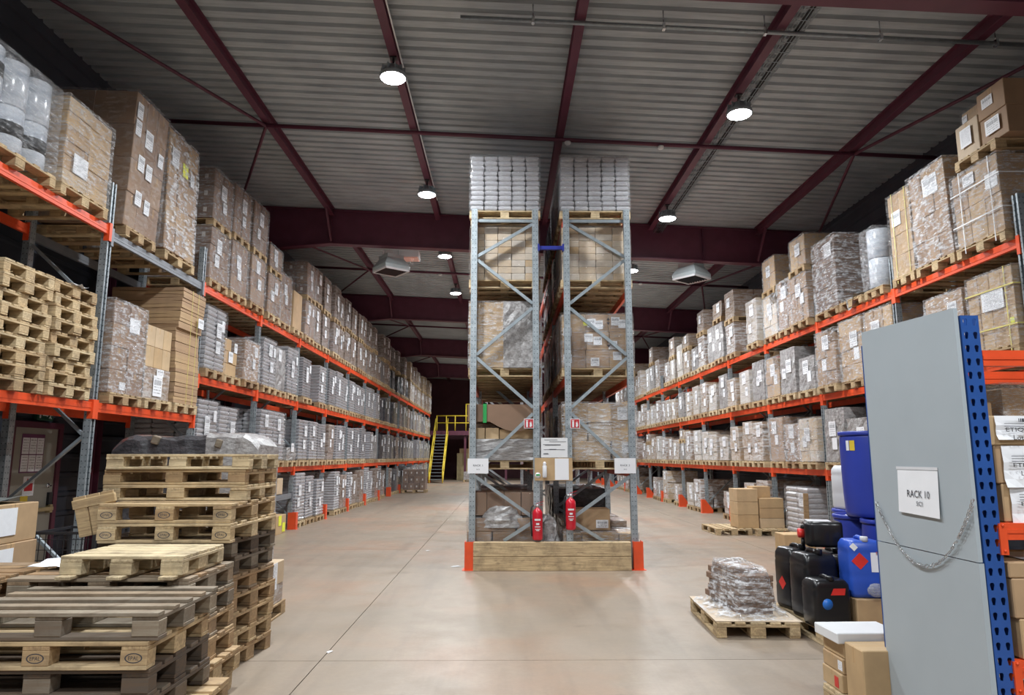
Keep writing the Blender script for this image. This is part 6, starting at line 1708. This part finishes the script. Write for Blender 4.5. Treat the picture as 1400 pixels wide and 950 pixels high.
    for k, (w_, d, h, tn) in enumerate(((0.6, 0.5, 0.3, 0.3), (0.56, 0.46, 0.22, 0.25), (0.62, 0.5, 0.24, 0.35), (0.5, 0.5, 0.3, 0.05))):
        t = thing('carton', ('lowest', 'second', 'third', 'topmost whitish')[k] + ' carton of the wobbly column by the second drum-side upright', 'carton', (6.62, 13.1 + 0.03 * k, z), R(3 * k - 4), 'wobbly carton column'); new('carton_body', carton_mesh(w_, d, h), t, tone=tn)
        z += h + 0.003
    t = thing('carton', 'small kraft carton on the floor behind the lying black canister', 'carton', (4.75, 11.6, 0)); new('carton_body', carton_mesh(0.5, 0.4, 0.5), t, tone=0.28)


# ---------------------------------------------------------------- far end: mezzanine with yellow rails
def far_end():
    Y0 = 51.5
    t = thing('mezzanine', 'steel mezzanine with yellow guard rails at the far end of the hall', 'platform', (-3, Y0, 0))
    b = MB(); b.box(-3.9, 3.4, 0, 5.5, 3.45, 3.6); new('deck', b.mesh('deck', M['beige']), t)
    b = MB(); b.box(-3.9, 3.4, -0.08, 0.0, 3.3, 3.62); new('edge_beam', b.mesh('edge_beam', M['red']), t)
    for x in (-3.6, 0.2, 3.2):
        b = MB(); b.box(x - 0.08, x + 0.08, 0.1, 0.26, 0, 3.45); new('column_post', b.mesh('column_post', M['red']), t)
    for k, x in enumerate((-1.9, -1.2, -0.55, 0.25, 1.1, 2.0, 2.9)):
        b = MB(); top = 5.6 if k in (3, 4) else 4.75; b.tube([(x, 0.02, 3.6), (x, 0.02, top)], 0.045, 6); new('rail_post', b.mesh('rail_post', M['yellow']), t)
    for z in (4.2, 4.72):
        b = MB(); b.tube([(-1.9, 0.02, z), (2.9, 0.02, z)], 0.04, 6); new('hand_rail', b.mesh('hand_rail', M['yellow']), t)
    b = MB(); b.tube([(0.25, 0.02, 5.58), (1.1, 0.02, 5.58)], 0.04, 6); new('gate_bar', b.mesh('gate_bar', M['yellow']), t)
    s = thing('stair', 'yellow steel stair down from the mezzanine beside the long rack', 'stair', (-4.45, Y0 - 0.3, 0))
    for x in (-0.5, 0.4):
        b = MB(); b.bar((x, 0, 3.5), (x, -4.0, 0), 0.06, 0.22); new('stringer', b.mesh('stringer', M['yellow']), s)
        b = MB(); b.tube([(x, 0, 4.5), (x, -4.0, 1.0), (x, -4.2, 0.6), (x, -4.1, 0.1)], 0.035, 6); new('stair_rail', b.mesh('stair_rail', M['yellow']), s)
        for k in range(4):
            b = MB(); b.tube([(x, -1.0 * k - 0.3, 3.25 - 0.875 * k), (x, -1.0 * k - 0.3, 4.22 - 0.875 * k)], 0.025, 6); new('baluster', b.mesh('baluster', M['yellow']), s)
    b = MB(); b.box(-0.5, 0.4, -0.13, 0.13, -0.015, 0.015); tm = b.mesh('tread', M['galv'])
    for k in range(15): new('tread', tm, s, (0, -0.25 - 0.25 * k, 3.3 - 0.219 * k))
    for k, (x, y, w_, d, h, m) in enumerate(((-2.9, 53.5, 1.2, 0.6, 2.0, 'beige'), (-1.9, 53.6, 0.8, 0.6, 1.7, 'beige'))):
        b = MB(); b.bevbox(-w_ / 2, w_ / 2, -d / 2, d / 2, 0, h, 0.01); c = thing('steel_cabinet', ('taller', 'lower')[k] + ' beige steel cabinet under the mezzanine', 'cabinet', (x, y, 0)); new('cabinet_body', b.mesh('cabinet_body', M[m]), c)
        for q in (-1, 1): b = MB(); b.box(min(0, q * w_ / 2 * 0.97) + 0.005, max(0, q * w_ / 2 * 0.97) - 0.005, -d / 2 - 0.015, -d / 2, 0.08, h - 0.05); new('door', b.mesh('door', M[m]), c)
    for k in range(3):
        c = thing('carton', ('first', 'second', 'third')[k] + ' carton on top of the beige cabinets under the mezzanine', 'carton', (-3.1 + 0.5 * k if k < 2 else -1.9, 53.5, 2.0 if k < 2 else 1.7), 0, 'cartons on the cabinets'); new('carton_body', carton_mesh(0.42, 0.4, 0.36), c, tone=0.35)
    z = pallet(-2.2, 49.8, 0, 'wooden pallet under the white packs by the mezzanine', 0, tone=0.3)
    joined_load('grey', 'low white wrapped packs on the floor by the mezzanine', (-2.2, 49.8, z), 0, 0.55, 0.1, 0.8, None)


centre_front(); left_front(); rack_ten(); right_front(); far_end()
build_pallets()
